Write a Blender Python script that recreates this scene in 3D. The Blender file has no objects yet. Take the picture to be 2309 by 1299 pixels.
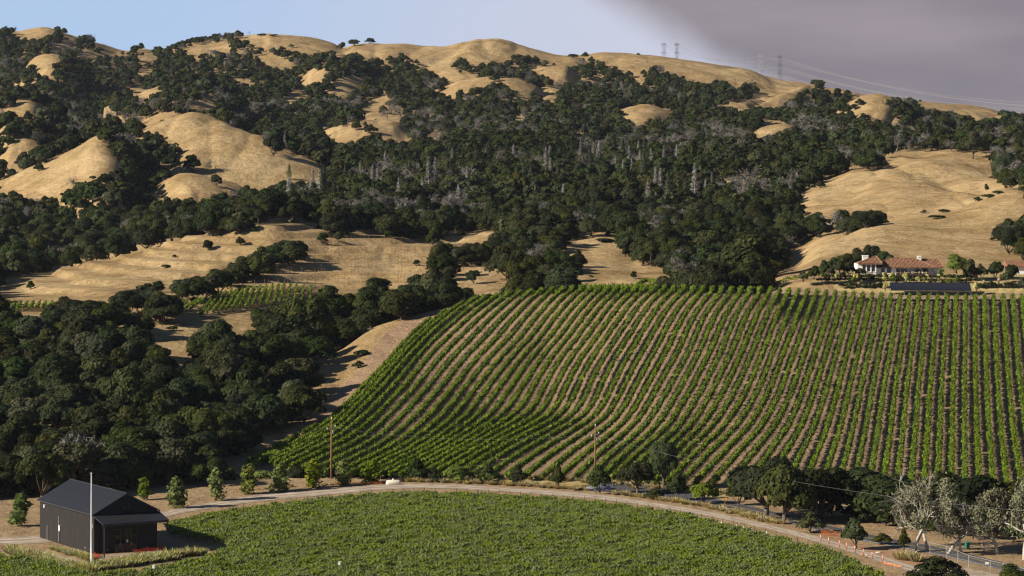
import bpy, math, random
import numpy as np
from mathutils import Vector

SC = bpy.context.scene
COL = SC.collection
RNG = np.random.default_rng(11)
random.seed(5)

# ------------------------------------------------------------------ camera, sky, sun, exposure
F = 6200.0            # focal length in photograph pixels (2309 wide)
UC, VH = 1154.5, 400.0  # optical column and horizon row of the photograph
CZ = 59.0             # camera height above the valley floor

cam = bpy.data.cameras.new('camera')
cam.sensor_width = 36.0
cam.lens = F / 2309.0 * 36.0
cam.shift_y = -(649.5 - VH) / 2309.0
cam.clip_start = 1.0
cam.clip_end = 20000.0
camo = bpy.data.objects.new('camera', cam)
COL.objects.link(camo)
camo.location = (0, 0, CZ)
camo.rotation_euler = (math.pi / 2, 0, 0)
SC.camera = camo

SUN_T, SUN_E = math.radians(22), math.radians(27)
SUN_DIR = Vector((-math.cos(SUN_T) * math.cos(SUN_E), -math.sin(SUN_T) * math.cos(SUN_E), math.sin(SUN_E)))

world = bpy.data.worlds.new('World')
SC.world = world
world.use_nodes = True


def build_world():
    nt = world.node_tree
    N, L = nt.nodes.new, nt.links.new
    bg = nt.nodes['Background']
    tc = N('ShaderNodeTexCoord')
    sky = N('ShaderNodeTexSky')
    sky.sky_type = 'NISHITA'
    sky.sun_disc = False
    sky.sun_elevation = SUN_E
    sky.sun_rotation = math.atan2(SUN_DIR.x, SUN_DIR.y)
    sky.altitude = 300
    sky.air_density = 1.0
    sky.dust_density = 0.15
    sky.ozone_density = 3.0
    sep = N('ShaderNodeSeparateXYZ')
    L(tc.outputs['Generated'], sep.inputs[0])

    def m(op, a, b=None, clamp=False):
        n = N('ShaderNodeMath')
        n.operation = op
        n.use_clamp = clamp
        for i, v in enumerate((a, b)):
            if v is None:
                continue
            if isinstance(v, (int, float)):
                n.inputs[i].default_value = v
            else:
                L(v, n.inputs[i])
        return n.outputs[0]

    def smooth(v, a, b, to0=0.0, to1=1.0):
        n = N('ShaderNodeMapRange')
        n.interpolation_type = 'SMOOTHSTEP'
        L(v, n.inputs[0])
        for i, x in enumerate((a, b, to0, to1)):
            n.inputs[i + 1].default_value = x
        return n.outputs[0]

    def noise(scale, detail, vec=None):
        n = N('ShaderNodeTexNoise')
        n.inputs['Scale'].default_value = scale
        n.inputs['Detail'].default_value = detail
        L(vec or tc.outputs['Generated'], n.inputs['Vector'])
        return n.outputs['Fac']

    def mix(f, a, b):
        n = N('ShaderNodeMix')
        n.data_type = 'RGBA'
        L(f, n.inputs[0])
        for i, v in ((6, a), (7, b)):
            if isinstance(v, tuple):
                n.inputs[i].default_value = v + (1,)
            else:
                L(v, n.inputs[i])
        return n.outputs[2]
    X, Y, Z = sep.outputs
    # clear air: the deep blue of this dry sky begins low over the ridge
    lift = N('ShaderNodeCombineXYZ')
    L(X, lift.inputs[0]); L(Y, lift.inputs[1]); L(m('ADD', m('ABSOLUTE', Z), 0.26), lift.inputs[2])
    L(lift.outputs[0], sky.inputs[0])
    scl = N('ShaderNodeVectorMath'); scl.operation = 'SCALE'
    L(sky.outputs[0], scl.inputs[0]); scl.inputs[3].default_value = SKY_S
    blue = mix(smooth(Z, 0.06, 0.15, 0.75, 0.0), scl.outputs[0], (0.33, 0.445, 0.62))
    # thin smoke haze thickening towards the plume
    hz = smooth(m('ADD', X, m('MULTIPLY', m('SUBTRACT', noise(9, 3), 0.5), 0.05)), -0.16, 0.05)
    hazef = m('MULTIPLY', hz, smooth(Z, 0.06, 0.15, 0.85, 0.0))
    c1 = mix(hazef, blue, (0.385, 0.39, 0.46))
    # the smoke plume that drifts in from the right
    st = N('ShaderNodeMapping'); st.inputs['Scale'].default_value = (6, 6, 26); st.inputs['Rotation'].default_value = (0, 0.35, 0)
    L(tc.outputs['Generated'], st.inputs[0])
    edge = m('SUBTRACT', m('SUBTRACT', X, 0.024), m('MULTIPLY', m('SUBTRACT', 0.0645, m('MINIMUM', Z, 0.12)), 1.75))
    edge = m('ADD', edge, m('MULTIPLY', m('SUBTRACT', noise(28, 4), 0.5), 0.03))
    pl = m('MULTIPLY', smooth(edge, -0.006, 0.028), smooth(Z, 0.12, 0.3, 1.0, 0.0))
    pl = m('MULTIPLY', pl, smooth(Y, 0.0, 0.4))
    pc = mix(smooth(m('ADD', m('MULTIPLY', noise(1.0, 5, st.outputs[0]), .8), m('MULTIPLY', noise(17, 6), .2)), 0.36, 0.64), (0.138, 0.124, 0.142), (0.212, 0.184, 0.195))
    c2 = mix(m('MULTIPLY', pl, 0.96), c1, pc)
    L(c2, bg.inputs[0])
    bg.inputs[1].default_value = 1.0


SKY_S = 0.05
HAZE = 0.000017
build_world()

sl = bpy.data.lights.new('sun', 'SUN')
sl.energy = 4.9
sl.angle = math.radians(0.53)
sl.color = (1.0, 0.90, 0.745)
slo = bpy.data.objects.new('sun', sl)
COL.objects.link(slo)
slo.rotation_euler = SUN_DIR.to_track_quat('Z', 'Y').to_euler()
slo.location = (-200, 0, 300)

SC.view_settings.view_transform = 'Standard'
SC.view_settings.look = 'None'
SC.view_settings.exposure = 0.7
SC.view_settings.gamma = 1.0
SC.cycles.use_denoising = True
SC.cycles.filter_width = 1.25
SC.cycles.max_bounces = 4
SC.cycles.diffuse_bounces = 1
SC.cycles.transparent_max_bounces = 4
SC.cycles.volume_bounces = 0


# ------------------------------------------------------------------ helpers: objects
def link(name, data, parent=None):
    o = bpy.data.objects.new(name, data)
    COL.objects.link(o)
    if parent is not None:
        o.parent = parent
    return o


def tag(o, label, cat, group=None):
    o['label'] = label
    o['category'] = cat
    if group:
        o['group'] = group
    return o


def thing(name, label, cat, loc=(0, 0, 0), rz=0.0, group=None, scale=None):
    o = link(name, None)
    o.location = loc
    o.rotation_euler = (0, 0, rz)
    if scale is not None:
        o.scale = scale
    return tag(o, label, cat, group)


def kind(o, k):
    o['kind'] = k
    return o


def mesh_np(name, V, Q, mats, mi=None, smooth=False):
    """V (n,3) floats, Q (m,k) ints with one k"""
    V = np.ascontiguousarray(V, dtype=np.float32)
    Q = np.ascontiguousarray(Q, dtype=np.int32)
    me = bpy.data.meshes.new(name)
    me.vertices.add(len(V))
    me.vertices.foreach_set('co', V.ravel())
    k = Q.shape[1]
    me.loops.add(Q.size)
    me.loops.foreach_set('vertex_index', Q.ravel())
    me.polygons.add(len(Q))
    me.polygons.foreach_set('loop_start', np.arange(0, Q.size, k, dtype=np.int32))
    me.polygons.foreach_set('loop_total', np.full(len(Q), k, dtype=np.int32))
    if smooth:
        me.polygons.foreach_set('use_smooth', np.ones(len(Q), dtype=bool))
    for mt in (mats if isinstance(mats, (list, tuple)) else [mats]):
        me.materials.append(mt)
    if mi is not None:
        me.polygons.foreach_set('material_index', np.asarray(mi, dtype=np.int32))
    me.update(calc_edges=True)
    return me


class MB:
    """collects simple solids into one mesh"""

    def __init__(self):
        self.v, self.f = [], []

    def poly(self, pts, faces):
        b = len(self.v)
        self.v += [tuple(p) for p in pts]
        self.f += [tuple(b + i for i in f) for f in faces]
        return self

    def box(self, x0, x1, y0, y1, z0, z1):
        return self.poly([(x0, y0, z0), (x1, y0, z0), (x1, y1, z0), (x0, y1, z0), (x0, y0, z1), (x1, y0, z1), (x1, y1, z1), (x0, y1, z1)],
                         [(0, 3, 2, 1), (4, 5, 6, 7), (0, 1, 5, 4), (1, 2, 6, 5), (2, 3, 7, 6), (3, 0, 4, 7)])

    def prism(self, pts, off):
        """flat polygon pts extruded by vector off"""
        n = len(pts)
        a = [Vector(p) for p in pts]
        b = [p + Vector(off) for p in a]
        return self.poly(a + b, [tuple(range(n))[::-1], tuple(range(n, 2 * n))] + [(i, (i + 1) % n, n + (i + 1) % n, n + i) for i in range(n)])

    def tube(self, path, rad, sides=6, cap=True):
        P = [Vector(p) for p in path]
        if isinstance(rad, (int, float)):
            rad = [rad] * len(P)
        b = len(self.v)
        for i, p in enumerate(P):
            t = (P[min(i + 1, len(P) - 1)] - P[max(i - 1, 0)])
            t = t.normalized() if t.length > 1e-9 else Vector((0, 0, 1))
            s = t.cross(Vector((0, 0, 1)) if abs(t.z) < 0.95 else Vector((1, 0, 0))).normalized()
            c = t.cross(s)
            for j in range(sides):
                a = 2 * math.pi * j / sides
                self.v.append(tuple(p + (s * math.cos(a) + c * math.sin(a)) * rad[i]))
        for i in range(len(P) - 1):
            for j in range(sides):
                k = (j + 1) % sides
                self.f.append((b + i * sides + j, b + i * sides + k, b + (i + 1) * sides + k, b + (i + 1) * sides + j))
        if cap:
            self.f.append(tuple(b + j for j in range(sides))[::-1])
            e = b + (len(P) - 1) * sides
            self.f.append(tuple(e + j for j in range(sides)))
        return self

    def lathe(self, prof, cx=0, cy=0, sides=10):
        return self.tube([(cx, cy, z) for r, z in prof], [max(r, 1e-3) for r, z in prof], sides)

    def mesh(self, name, mat, smooth=False):
        me = bpy.data.meshes.new(name)
        me.from_pydata(self.v, [], self.f)
        for mt in (mat if isinstance(mat, (list, tuple)) else [mat]):
            me.materials.append(mt)
        if smooth:
            for p in me.polygons:
                p.use_smooth = True
        me.update()
        return me

    def build(self, name, mat, parent=None, smooth=False):
        return link(name, self.mesh(name, mat, smooth), parent)


# ------------------------------------------------------------------ helpers: materials
def material(name, rough=0.85, spec=0.2):
    m = bpy.data.materials.new(name)
    m.use_nodes = True
    b = m.node_tree.nodes['Principled BSDF']
    b.inputs['Roughness'].default_value = rough
    b.inputs['Specular IOR Level'].default_value = spec
    return m, m.node_tree, b


def ramp_mat(name, c0, c1, scale=1.0, rough=0.85, spec=0.2, bump=0.0, detail=4, metal=0.0, stretch=None, vary=0.0):
    """two-colour noise, optional bump and a per-object brightness change"""
    m, nt, b = material(name, rough, spec)
    N, L = nt.nodes.new, nt.links.new
    tc = N('ShaderNodeTexCoord')
    vec = tc.outputs['Object']
    if stretch:
        mp = N('ShaderNodeMapping')
        mp.inputs['Scale'].default_value = stretch
        L(vec, mp.inputs[0])
        vec = mp.outputs[0]
    n = N('ShaderNodeTexNoise')
    n.inputs['Scale'].default_value = scale
    n.inputs['Detail'].default_value = detail
    L(vec, n.inputs['Vector'])
    r = N('ShaderNodeValToRGB')
    r.color_ramp.elements[0].position, r.color_ramp.elements[1].position = 0.32, 0.68
    r.color_ramp.elements[0].color = tuple(c0) + (1,)
    r.color_ramp.elements[1].color = tuple(c1) + (1,)
    L(n.outputs['Fac'], r.inputs[0])
    out = r.outputs[0]
    if vary:
        oi = N('ShaderNodeObjectInfo')
        mr = N('ShaderNodeMapRange')
        L(oi.outputs['Random'], mr.inputs[0])
        mr.inputs[3].default_value, mr.inputs[4].default_value = 1 - vary, 1 + vary
        vm = N('ShaderNodeVectorMath')
        vm.operation = 'SCALE'
        L(out, vm.inputs[0])
        L(mr.outputs[0], vm.inputs[3])
        out = vm.outputs[0]
    L(out, b.inputs['Base Color'])
    b.inputs['Metallic'].default_value = metal
    if bump:
        bp = N('ShaderNodeBump')
        bp.inputs['Strength'].default_value = bump
        bp.inputs['Distance'].default_value = 0.1
        L(n.outputs['Fac'], bp.inputs['Height'])
        L(bp.outputs[0], b.inputs['Normal'])
    return m


def leaf_mat(name, c0, c1, c2, hue=0.042, val=0.48, trans=0.2, scale=0.5, sat=0.25):
    """foliage: clump-sized colour noise, per-plant tone, a little light through the leaves"""
    m = bpy.data.materials.new(name)
    m.use_nodes = True
    nt = m.node_tree
    N, L = nt.nodes.new, nt.links.new
    b = nt.nodes['Principled BSDF']
    b.inputs['Roughness'].default_value = 0.6
    b.inputs['Specular IOR Level'].default_value = 0.06
    tc = N('ShaderNodeTexCoord')
    n = N('ShaderNodeTexNoise')
    n.inputs['Scale'].default_value = scale
    n.inputs['Detail'].default_value = 5
    n.inputs['Roughness'].default_value = 0.7
    L(tc.outputs['Object'], n.inputs['Vector'])
    r = N('ShaderNodeValToRGB')
    e = r.color_ramp.elements
    e[0].position, e[1].position = 0.3, 0.72
    e[0].color, e[1].color = tuple(c0) + (1,), tuple(c2) + (1,)
    x = e.new(0.5)
    x.color = tuple(c1) + (1,)
    L(n.outputs['Fac'], r.inputs[0])
    oi = N('ShaderNodeObjectInfo')
    hs = N('ShaderNodeHueSaturation')
    mh, mv, ms = N('ShaderNodeMapRange'), N('ShaderNodeMapRange'), N('ShaderNodeMapRange')
    wn = N('ShaderNodeTexWhiteNoise')
    wn.noise_dimensions = '1D'
    L(oi.outputs['Random'], wn.inputs['W'])
    L(oi.outputs['Random'], mh.inputs[0])
    L(wn.outputs['Value'], mv.inputs[0])
    sx = N('ShaderNodeSeparateColor')
    L(wn.outputs['Color'], sx.inputs[0])
    L(sx.outputs[1], ms.inputs[0])
    mh.inputs[3].default_value, mh.inputs[4].default_value = 0.5 - hue, 0.5 + hue
    mv.inputs[3].default_value, mv.inputs[4].default_value = 1 - val, 1 + val * .55
    ms.inputs[3].default_value, ms.inputs[4].default_value = 1 - sat, 1 + sat * .4
    L(mh.outputs[0], hs.inputs['Hue'])
    L(mv.outputs[0], hs.inputs['Value'])
    L(ms.outputs[0], hs.inputs['Saturation'])
    L(r.outputs[0], hs.inputs['Color'])
    L(hs.outputs[0], b.inputs['Base Color'])
    t = N('ShaderNodeBsdfTranslucent')
    L(hs.outputs[0], t.inputs['Color'])
    mx = N('ShaderNodeMixShader')
    mx.inputs[0].default_value = trans
    L(b.outputs[0], mx.inputs[1])
    L(t.outputs[0], mx.inputs[2])
    L(mx.outputs[0], nt.nodes['Material Output'].inputs[0])
    return m


M = {}
M['leaf'] = leaf_mat('oak_leaves', (0.013, 0.019, 0.005), (0.031, 0.041, 0.010), (0.068, 0.077, 0.019))
M['leaf_near'] = leaf_mat('near_oak_leaves', (0.019, 0.026, 0.007), (0.042, 0.053, 0.012), (0.085, 0.096, 0.025), scale=0.8)
M['leaf_olive'] = leaf_mat('olive_leaves', (0.032, 0.039, 0.016), (0.058, 0.067, 0.028), (0.10, 0.106, 0.05))
M['leaf_fresh'] = leaf_mat('fresh_leaves', (0.09, 0.135, 0.015), (0.16, 0.215, 0.024), (0.25, 0.30, 0.04), hue=0.02, val=0.18, trans=0.35)
M['leaf_lichen'] = leaf_mat('lichen_leaves', (0.12, 0.12, 0.065), (0.18, 0.175, 0.10), (0.25, 0.24, 0.15), val=0.15)
M['leaf_vine'] = leaf_mat('vine_leaves', (0.070, 0.108, 0.009), (0.125, 0.182, 0.015), (0.215, 0.28, 0.030), hue=0.003, val=0.04, trans=0.2, scale=0.5, sat=0.05)
M['leaf_vine2'] = leaf_mat('young_vine_leaves', (0.11, 0.15, 0.024), (0.20, 0.255, 0.042), (0.33, 0.375, 0.08), hue=0.008, val=0.10, trans=0.35, scale=1.2)
M['leaf_conifer'] = leaf_mat('conifer_needles', (0.05, 0.065, 0.035), (0.085, 0.10, 0.06), (0.13, 0.14, 0.09))
M['leaf_red'] = leaf_mat('red_leaves', (0.04, 0.012, 0.012), (0.07, 0.02, 0.02), (0.10, 0.035, 0.03))
M['twig_grey'] = ramp_mat('grey_twigs', (0.10, 0.092, 0.08), (0.20, 0.185, 0.165), 0.8, vary=0.4)
M['twig_pale'] = ramp_mat('pale_dead_twigs', (0.20, 0.185, 0.17), (0.36, 0.34, 0.31), 0.8, vary=0.35)
M['bark'] = ramp_mat('oak_bark', (0.07, 0.055, 0.042), (0.16, 0.13, 0.10), 3.0)
M['bark_pale'] = ramp_mat('pale_bark', (0.34, 0.30, 0.26), (0.55, 0.50, 0.45), 2.0)
M['tuft'] = leaf_mat('pale_grass_blades', (0.28, 0.28, 0.08), (0.40, 0.38, 0.13), (0.52, 0.48, 0.20), hue=0.02, val=0.18)
M['tuft_dry'] = leaf_mat('dry_grass_blades', (0.30, 0.24, 0.09), (0.40, 0.32, 0.13), (0.50, 0.41, 0.19), hue=0.015, val=0.15)


# ------------------------------------------------------------------ the lie of the land
def pchip(x, y, xi):
    x, y, xi = np.asarray(x, float), np.asarray(y, float), np.asarray(xi, float)
    h = np.diff(x)
    s = np.diff(y) / h
    d = np.zeros_like(y)
    for i in range(1, len(x) - 1):
        if s[i - 1] * s[i] > 0:
            w1, w2 = 2 * h[i] + h[i - 1], h[i] + 2 * h[i - 1]
            d[i] = (w1 + w2) / (w1 / s[i - 1] + w2 / s[i])
    d[0], d[-1] = s[0], s[-1]
    k = np.clip(np.searchsorted(x, xi) - 1, 0, len(x) - 2)
    t = (xi - x[k]) / h[k]
    t = np.clip(t, -0.5, 1.5)
    return ((2 * t**3 - 3 * t**2 + 1) * y[k] + (t**3 - 2 * t**2 + t) * h[k] * d[k] + (-2 * t**3 + 3 * t**2) * y[k + 1] + (t**3 - t**2) * h[k] * d[k + 1])


def value_noise(x, y, seed):
    r = np.random.default_rng(seed).random((256, 256))
    xi, yi = np.floor(x).astype(int), np.floor(y).astype(int)
    fx, fy = x - xi, y - yi
    fx, fy = fx * fx * (3 - 2 * fx), fy * fy * (3 - 2 * fy)
    g = lambda a, b: r[a % 256, b % 256]
    return (g(xi, yi) * (1 - fx) * (1 - fy) + g(xi + 1, yi) * fx * (1 - fy) + g(xi, yi + 1) * (1 - fx) * fy + g(xi + 1, yi + 1) * fx * fy) - 0.5


# stations across the view; each row is one line of the land from near to far, (row in photo, distance)
STU = [-900, -100, 100, 250, 400, 520, 620, 740, 850, 960, 1070, 1200, 1350, 1500, 1700, 1780, 1850, 2000, 2150, 2309, 3200]
LINES = {
    # lower slope
    'd2': [560, 560, 560, 560, 560, 560, 560, 562, 563, 563, 562, 562, 562, 562, 560, 560, 560, 560, 560, 560, 560],
    'v2': [1000, 1010, 1010, 1010, 1012, 1020, 1030, 1015, 1018, 1020, 1022, 1022, 1020, 1015, 1012, 1012, 1012, 1012, 1012, 1012, 1012],
    'd3': [600, 600, 600, 600, 600, 600, 600, 600, 605, 608, 610, 610, 605, 600, 600, 600, 600, 600, 600, 600, 600],
    'v3': [900, 905, 905, 905, 910, 920, 940, 935, 920, 915, 918, 918, 915, 905, 900, 900, 900, 900, 900, 900, 900],
    'd4': [650, 650, 650, 650, 650, 650, 650, 641, 652, 659, 660, 660, 655, 648, 645, 645, 645, 645, 645, 645, 645],
    'v4': [810, 815, 812, 810, 815, 830, 850, 858, 815, 795, 785, 780, 775, 770, 770, 766, 763, 762, 762, 762, 762],
    'd5': [700, 700, 700, 700, 700, 700, 690, 674, 696, 706, 712, 712, 706, 698, 692, 696, 699, 700, 700, 700, 700],
    'v5': [735, 735, 733, 730, 735, 750, 770, 800, 737, 706, 682, 666, 659, 660, 664, 661, 660, 660, 660, 660, 660],
    'd6': [722, 722, 722, 722, 722, 722, 718, 722, 738, 748, 752, 752, 746, 738, 735, 718, 716, 716, 716, 716, 716],
    'v6': [712, 712, 710, 706, 704, 712, 735, 792, 765, 740, 725, 708, 690, 680, 668, 640, 626, 624, 624, 624, 624],
    'd7': [748, 748, 748, 748, 748, 748, 752, 768, 778, 786, 790, 795, 795, 795, 800, 765, 752, 752, 752, 752, 752],
    'v7': [690, 692, 690, 680, 672, 672, 675, 690, 690, 672, 662, 655, 638, 637, 628, 618, 612, 612, 612, 612, 612],
    'd8': [800, 810, 820, 830, 840, 845, 850, 860, 865, 870, 875, 880, 870, 870, 880, 830, 820, 840, 850, 860, 860],
    'v8': [660, 655, 636, 618, 602, 592, 585, 588, 590, 588, 588, 585, 582, 580, 592, 607, 585, 560, 552, 545, 540],
    'd9': [850, 860, 880, 900, 920, 940, 960, 985, 990, 1000, 1000, 1000, 965, 1000, 960, 890, 890, 930, 960, 1000, 1000],
    'v9': [670, 640, 612, 580, 545, 522, 498, 508, 516, 522, 520, 514, 532, 522, 556, 604, 554, 511, 485, 415, 400],
    'd10': [950, 950, 960, 970, 985, 1000, 1020, 1040, 1045, 1050, 1050, 1050, 1020, 1050, 1020, 960, 960, 990, 1010, 1050, 1050],
    'v10': [680, 650, 630, 600, 565, 540, 518, 522, 528, 532, 530, 526, 545, 534, 560, 600, 565, 522, 492, 420, 405],
    'd11': [1120, 1120, 1120, 1130, 1140, 1150, 1150, 1150, 1130, 1120, 1120, 1120, 1110, 1110, 1100, 1080, 1070, 1070, 1090, 1120, 1120],
    'v11': [520, 520, 515, 505, 500, 490, 475, 470, 475, 480, 482, 482, 486, 486, 492, 500, 482, 466, 452, 415, 400],
    'd12': [1400, 1400, 1400, 1420, 1420, 1420, 1430, 1450, 1450, 1450, 1450, 1450, 1450, 1450, 1350, 1300, 1270, 1260, 1260, 1280, 1300],
    'v12': [420, 425, 430, 430, 428, 425, 420, 395, 385, 378, 375, 375, 378, 378, 385, 390, 392, 352, 346, 352, 350],
    'd13': [1850, 1850, 1850, 1850, 1850, 1850, 1850, 1850, 1850, 1850, 1850, 1850, 1850, 1850, 1750, 1700, 1650, 1600, 1600, 1600, 1600],
    'v13': [260, 265, 275, 290, 290, 285, 280, 280, 280, 280, 280, 280, 285, 285, 292, 296, 300, 312, 325, 330, 330],
    'd14': [2250, 2250, 2250, 2250, 2250, 2250, 2250, 2250, 2250, 2250, 2250, 2250, 2250, 2250, 2200, 2200, 2150, 2100, 2050, 2000, 2000],
    'v14': [160, 165, 175, 190, 190, 180, 180, 180, 182, 182, 185, 188, 195, 200, 222, 236, 250, 272, 285, 295, 295],
}
SKYLINE = [(-900, 70), (-100, 60), (0, 72), (35, 74), (100, 64), (150, 78), (215, 96), (290, 113), (315, 109), (370, 118), (420, 100), (470, 92),
           (540, 82), (600, 79), (640, 82), (700, 90), (750, 103), (775, 113), (800, 104), (850, 98), (1000, 105), (1050, 93), (1080, 88), (1110, 88), (1150, 95),
           (1200, 112), (1280, 129), (1370, 122), (1480, 126), (1600, 143), (1680, 154), (1720, 168), (1770, 183), (1830, 190), (1900, 205), (2000, 228),
           (2070, 238), (2150, 245), (2220, 253), (2309, 268), (3200, 290)]

US = np.concatenate([np.arange(-900, -60, 28.0), np.arange(-60, 2372, 5.0), np.arange(2385, 3200, 28.0)])
DS = np.concatenate([np.arange(60, 380, 20.0), np.arange(380, 500, 5.0), np.arange(500, 724, 2.0), np.arange(724, 1050, 3.0), np.arange(1050, 1500, 6.0),
                     np.arange(1500, 2760, 8.0), np.arange(2760, 3500, 45.0)])


def zrow(v, d):
    return CZ + (VH - np.asarray(v, float)) * np.asarray(d, float) / F


# spurs and knolls: crest (column, row, distance), fall to the front and to the back in metres per metre, roundness
SPURS = [
    ([(150, 440, 1390), (235, 330, 1400), (300, 284, 1410), (380, 258, 1420), (430, 251, 1420), (475, 261, 1420), (560, 300, 1400), (640, 342, 1380), (720, 388, 1360), (800, 460, 1350)], 0.34, 0.45, 30),
    ([(-200, 470, 1300), (0, 404, 1290), (100, 366, 1290), (170, 330, 1290), (225, 308, 1290), (262, 322, 1290), (330, 410, 1290)], 0.26, 0.4, 25),
    ([(250, 480, 1230), (350, 420, 1230), (430, 393, 1230), (500, 405, 1230), (600, 450, 1230)], 0.30, 0.35, 20),
    ([(-80, 330, 1560), (0, 250, 1560), (30, 236, 1560), (65, 230, 1560), (100, 238, 1560), (150, 280, 1560)], 0.3, 0.4, 18),
    ([(20, 200, 2150), (80, 130, 2150), (110, 122, 2150), (140, 126, 2150), (220, 190, 2150)], 0.3, 0.4, 20),
    ([(230, 240, 1900), (330, 190, 1900), (400, 178, 1900), (480, 190, 1900), (560, 240, 1900)], 0.25, 0.35, 25),
    ([(650, 190, 2250), (700, 150, 2250), (760, 120, 2260), (820, 150, 2250), (900, 190, 2250)], 0.22, 0.35, 25),
    ([(690, 320, 1750), (760, 278, 1750), (830, 262, 1750), (880, 266, 1750), (960, 320, 1750)], 0.25, 0.3, 20),
    ([(900, 250, 2150), (980, 205, 2150), (1080, 178, 2150), (1150, 175, 2150), (1230, 200, 2150), (1300, 250, 2150)], 0.24, 0.3, 25),
    ([(1130, 200, 2350), (1220, 155, 2350), (1270, 152, 2350), (1330, 200, 2350)], 0.2, 0.3, 25),
    ([(1330, 290, 1950), (1400, 243, 1950), (1450, 236, 1950), (1510, 250, 1950), (1570, 290, 1950)], 0.24, 0.3, 20),
    ([(1600, 270, 2100), (1680, 234, 2120), (1740, 222, 2150), (1790, 206, 2200), (1830, 196, 2250), (1880, 230, 2250)], 0.26, 0.4, 20),
    ([(1660, 320, 1650), (1720, 275, 1650), (1760, 271, 1650), (1800, 280, 1650), (1860, 320, 1650)], 0.25, 0.3, 16),
    ([(1850, 290, 1800), (1920, 240, 1800), (1960, 229, 1800), (2010, 240, 1800), (2070, 290, 1800)], 0.25, 0.35, 18),
]


def build_land():
    nu, nd = len(US), len(DS)
    Lc = {k: pchip(STU, v, US) for k, v in LINES.items()}
    sky = np.interp(US, *zip(*SKYLINE))
    sky = pchip(*zip(*SKYLINE), US)
    Z = np.zeros((nu, nd))
    for i in range(nu):
        foot = 522.0
        kd = [40, foot - 25, foot]
        kz = [0.0, 0.0, 0.6]
        for k in range(2, 15):
            kd.append(Lc['d%d' % k][i])
            kz.append(zrow(Lc['v%d' % k][i], kd[-1]))
        ds = 2550.0 if US[i] < 1850 else 2550.0 - min(1.0, (US[i] - 1850) / 300.0) * 150
        kd += [ds, ds + 260, ds + 950]
        zs = zrow(sky[i], ds)
        kz += [zs, zs - 45, zs - 150]
        # the crest is round: two shoulders either side of it
        Z[i] = pchip(kd, kz, DS)
    UU, DD = np.meshgrid(US, DS, indexing='ij')
    for crest, sf, sb, rr in SPURS:
        cu, cv, cd = (np.array(c, float) for c in zip(*crest))
        vv, dd = pchip(cu, cv, US), np.interp(US, cu, cd)
        zc = zrow(vv, dd)[:, None]
        off = DD - dd[:, None]
        s = np.where(off < 0, sf, sb)
        zl = zc - s * (np.sqrt(off * off + rr * rr) - rr)
        inside = ((US > cu[0]) & (US < cu[-1]))[:, None]
        k = 6.0
        h = np.clip(0.5 + 0.5 * (zl - Z) / k, 0, 1)
        sm = Z * (1 - h) + zl * h + k * h * (1 - h) * 0.6
        Z = np.where(inside, sm, Z)
    X = (UU - UC) * DD / F
    # gullies and swells, growing with distance; none in the valley and the vineyard
    far = np.clip((DD - 740) / 500, 0, 1)
    crest_keep = np.exp(-((DD - 2550) / 120.0) ** 2)
    n = value_noise(X / 95, DD / 120, 1) * 9 + value_noise(X / 42 + 7, DD / 60, 2) * 5 + value_noise(X / 17, DD / 24, 3) * 1.8
    Z += n * far * (1 - 0.8 * crest_keep)
    # drainage folds running down the slopes
    wx = X + value_noise(X / 60, DD / 90, 11) * 40
    rid = np.abs(value_noise(wx / 34, DD / 210, 12)) * 2
    rid2 = np.abs(value_noise(wx / 13 + 3, DD / 75, 13)) * 2
    Z += (np.minimum(rid, .35) * 7.5 + np.minimum(rid2, .3) * 2.4 - 2.2) * np.clip((DD - 780) / 300, 0, 1) * (1 - 0.75 * crest_keep)
    mid = np.clip((DD - 715) / 60, 0, 1)
    Z += value_noise(X / 9, DD / 12, 4) * 0.7 * mid
    Z += value_noise(X / 30, DD / 34, 5) * (.5 + .9 * np.clip((DD - 715) / 60, 0, 1)) * np.clip((DD - 540) / 60, 0, 1)
    # old terraces on the bare middle hill
    w = np.clip((DD - 752) / 25, 0, 1) * np.clip((1010 - DD) / 40, 0, 1) * np.clip((1130 - UU) / 80, 0, 1)
    ph = (Z + 0.012 * X + value_noise(X / 60, DD / 60, 8) * 1.2) / 2.1
    saw = ph - np.floor(ph)
    Z += w * (np.clip((saw - 0.72) / 0.28, 0, 1) - saw) * 1.7
    return Z


LZ = build_land()
LV = VH + (CZ - LZ) * F / DS[None, :]          # row in the photo of each ground node
LMIN = np.minimum.accumulate(LV, axis=1)       # how high the nearer ground reaches


def _uidx(u):
    i = np.clip(np.searchsorted(US, u) - 1, 0, len(US) - 2)
    return i, (u - US[i]) / (US[i + 1] - US[i])


def height(x, y):
    """ground height at plan position"""
    x, y = np.asarray(x, float), np.asarray(y, float)
    u = UC + x * F / y
    i, fu = _uidx(np.clip(u, US[0], US[-1]))
    j = np.clip(np.searchsorted(DS, y) - 1, 0, len(DS) - 2)
    fd = np.clip((y - DS[j]) / (DS[j + 1] - DS[j]), 0, 1)
    return (LZ[i, j] * (1 - fu) * (1 - fd) + LZ[i + 1, j] * fu * (1 - fd) + LZ[i, j + 1] * (1 - fu) * fd + LZ[i + 1, j + 1] * fu * fd)


def hidden_row(u, d):
    """rows larger than this are hidden by nearer ground"""
    i, fu = _uidx(np.clip(u, US[0], US[-1]))
    j = np.clip(np.searchsorted(DS, d) - 2, 0, len(DS) - 1)
    return LMIN[i, j] * (1 - fu) + LMIN[i + 1, j] * fu


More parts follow.
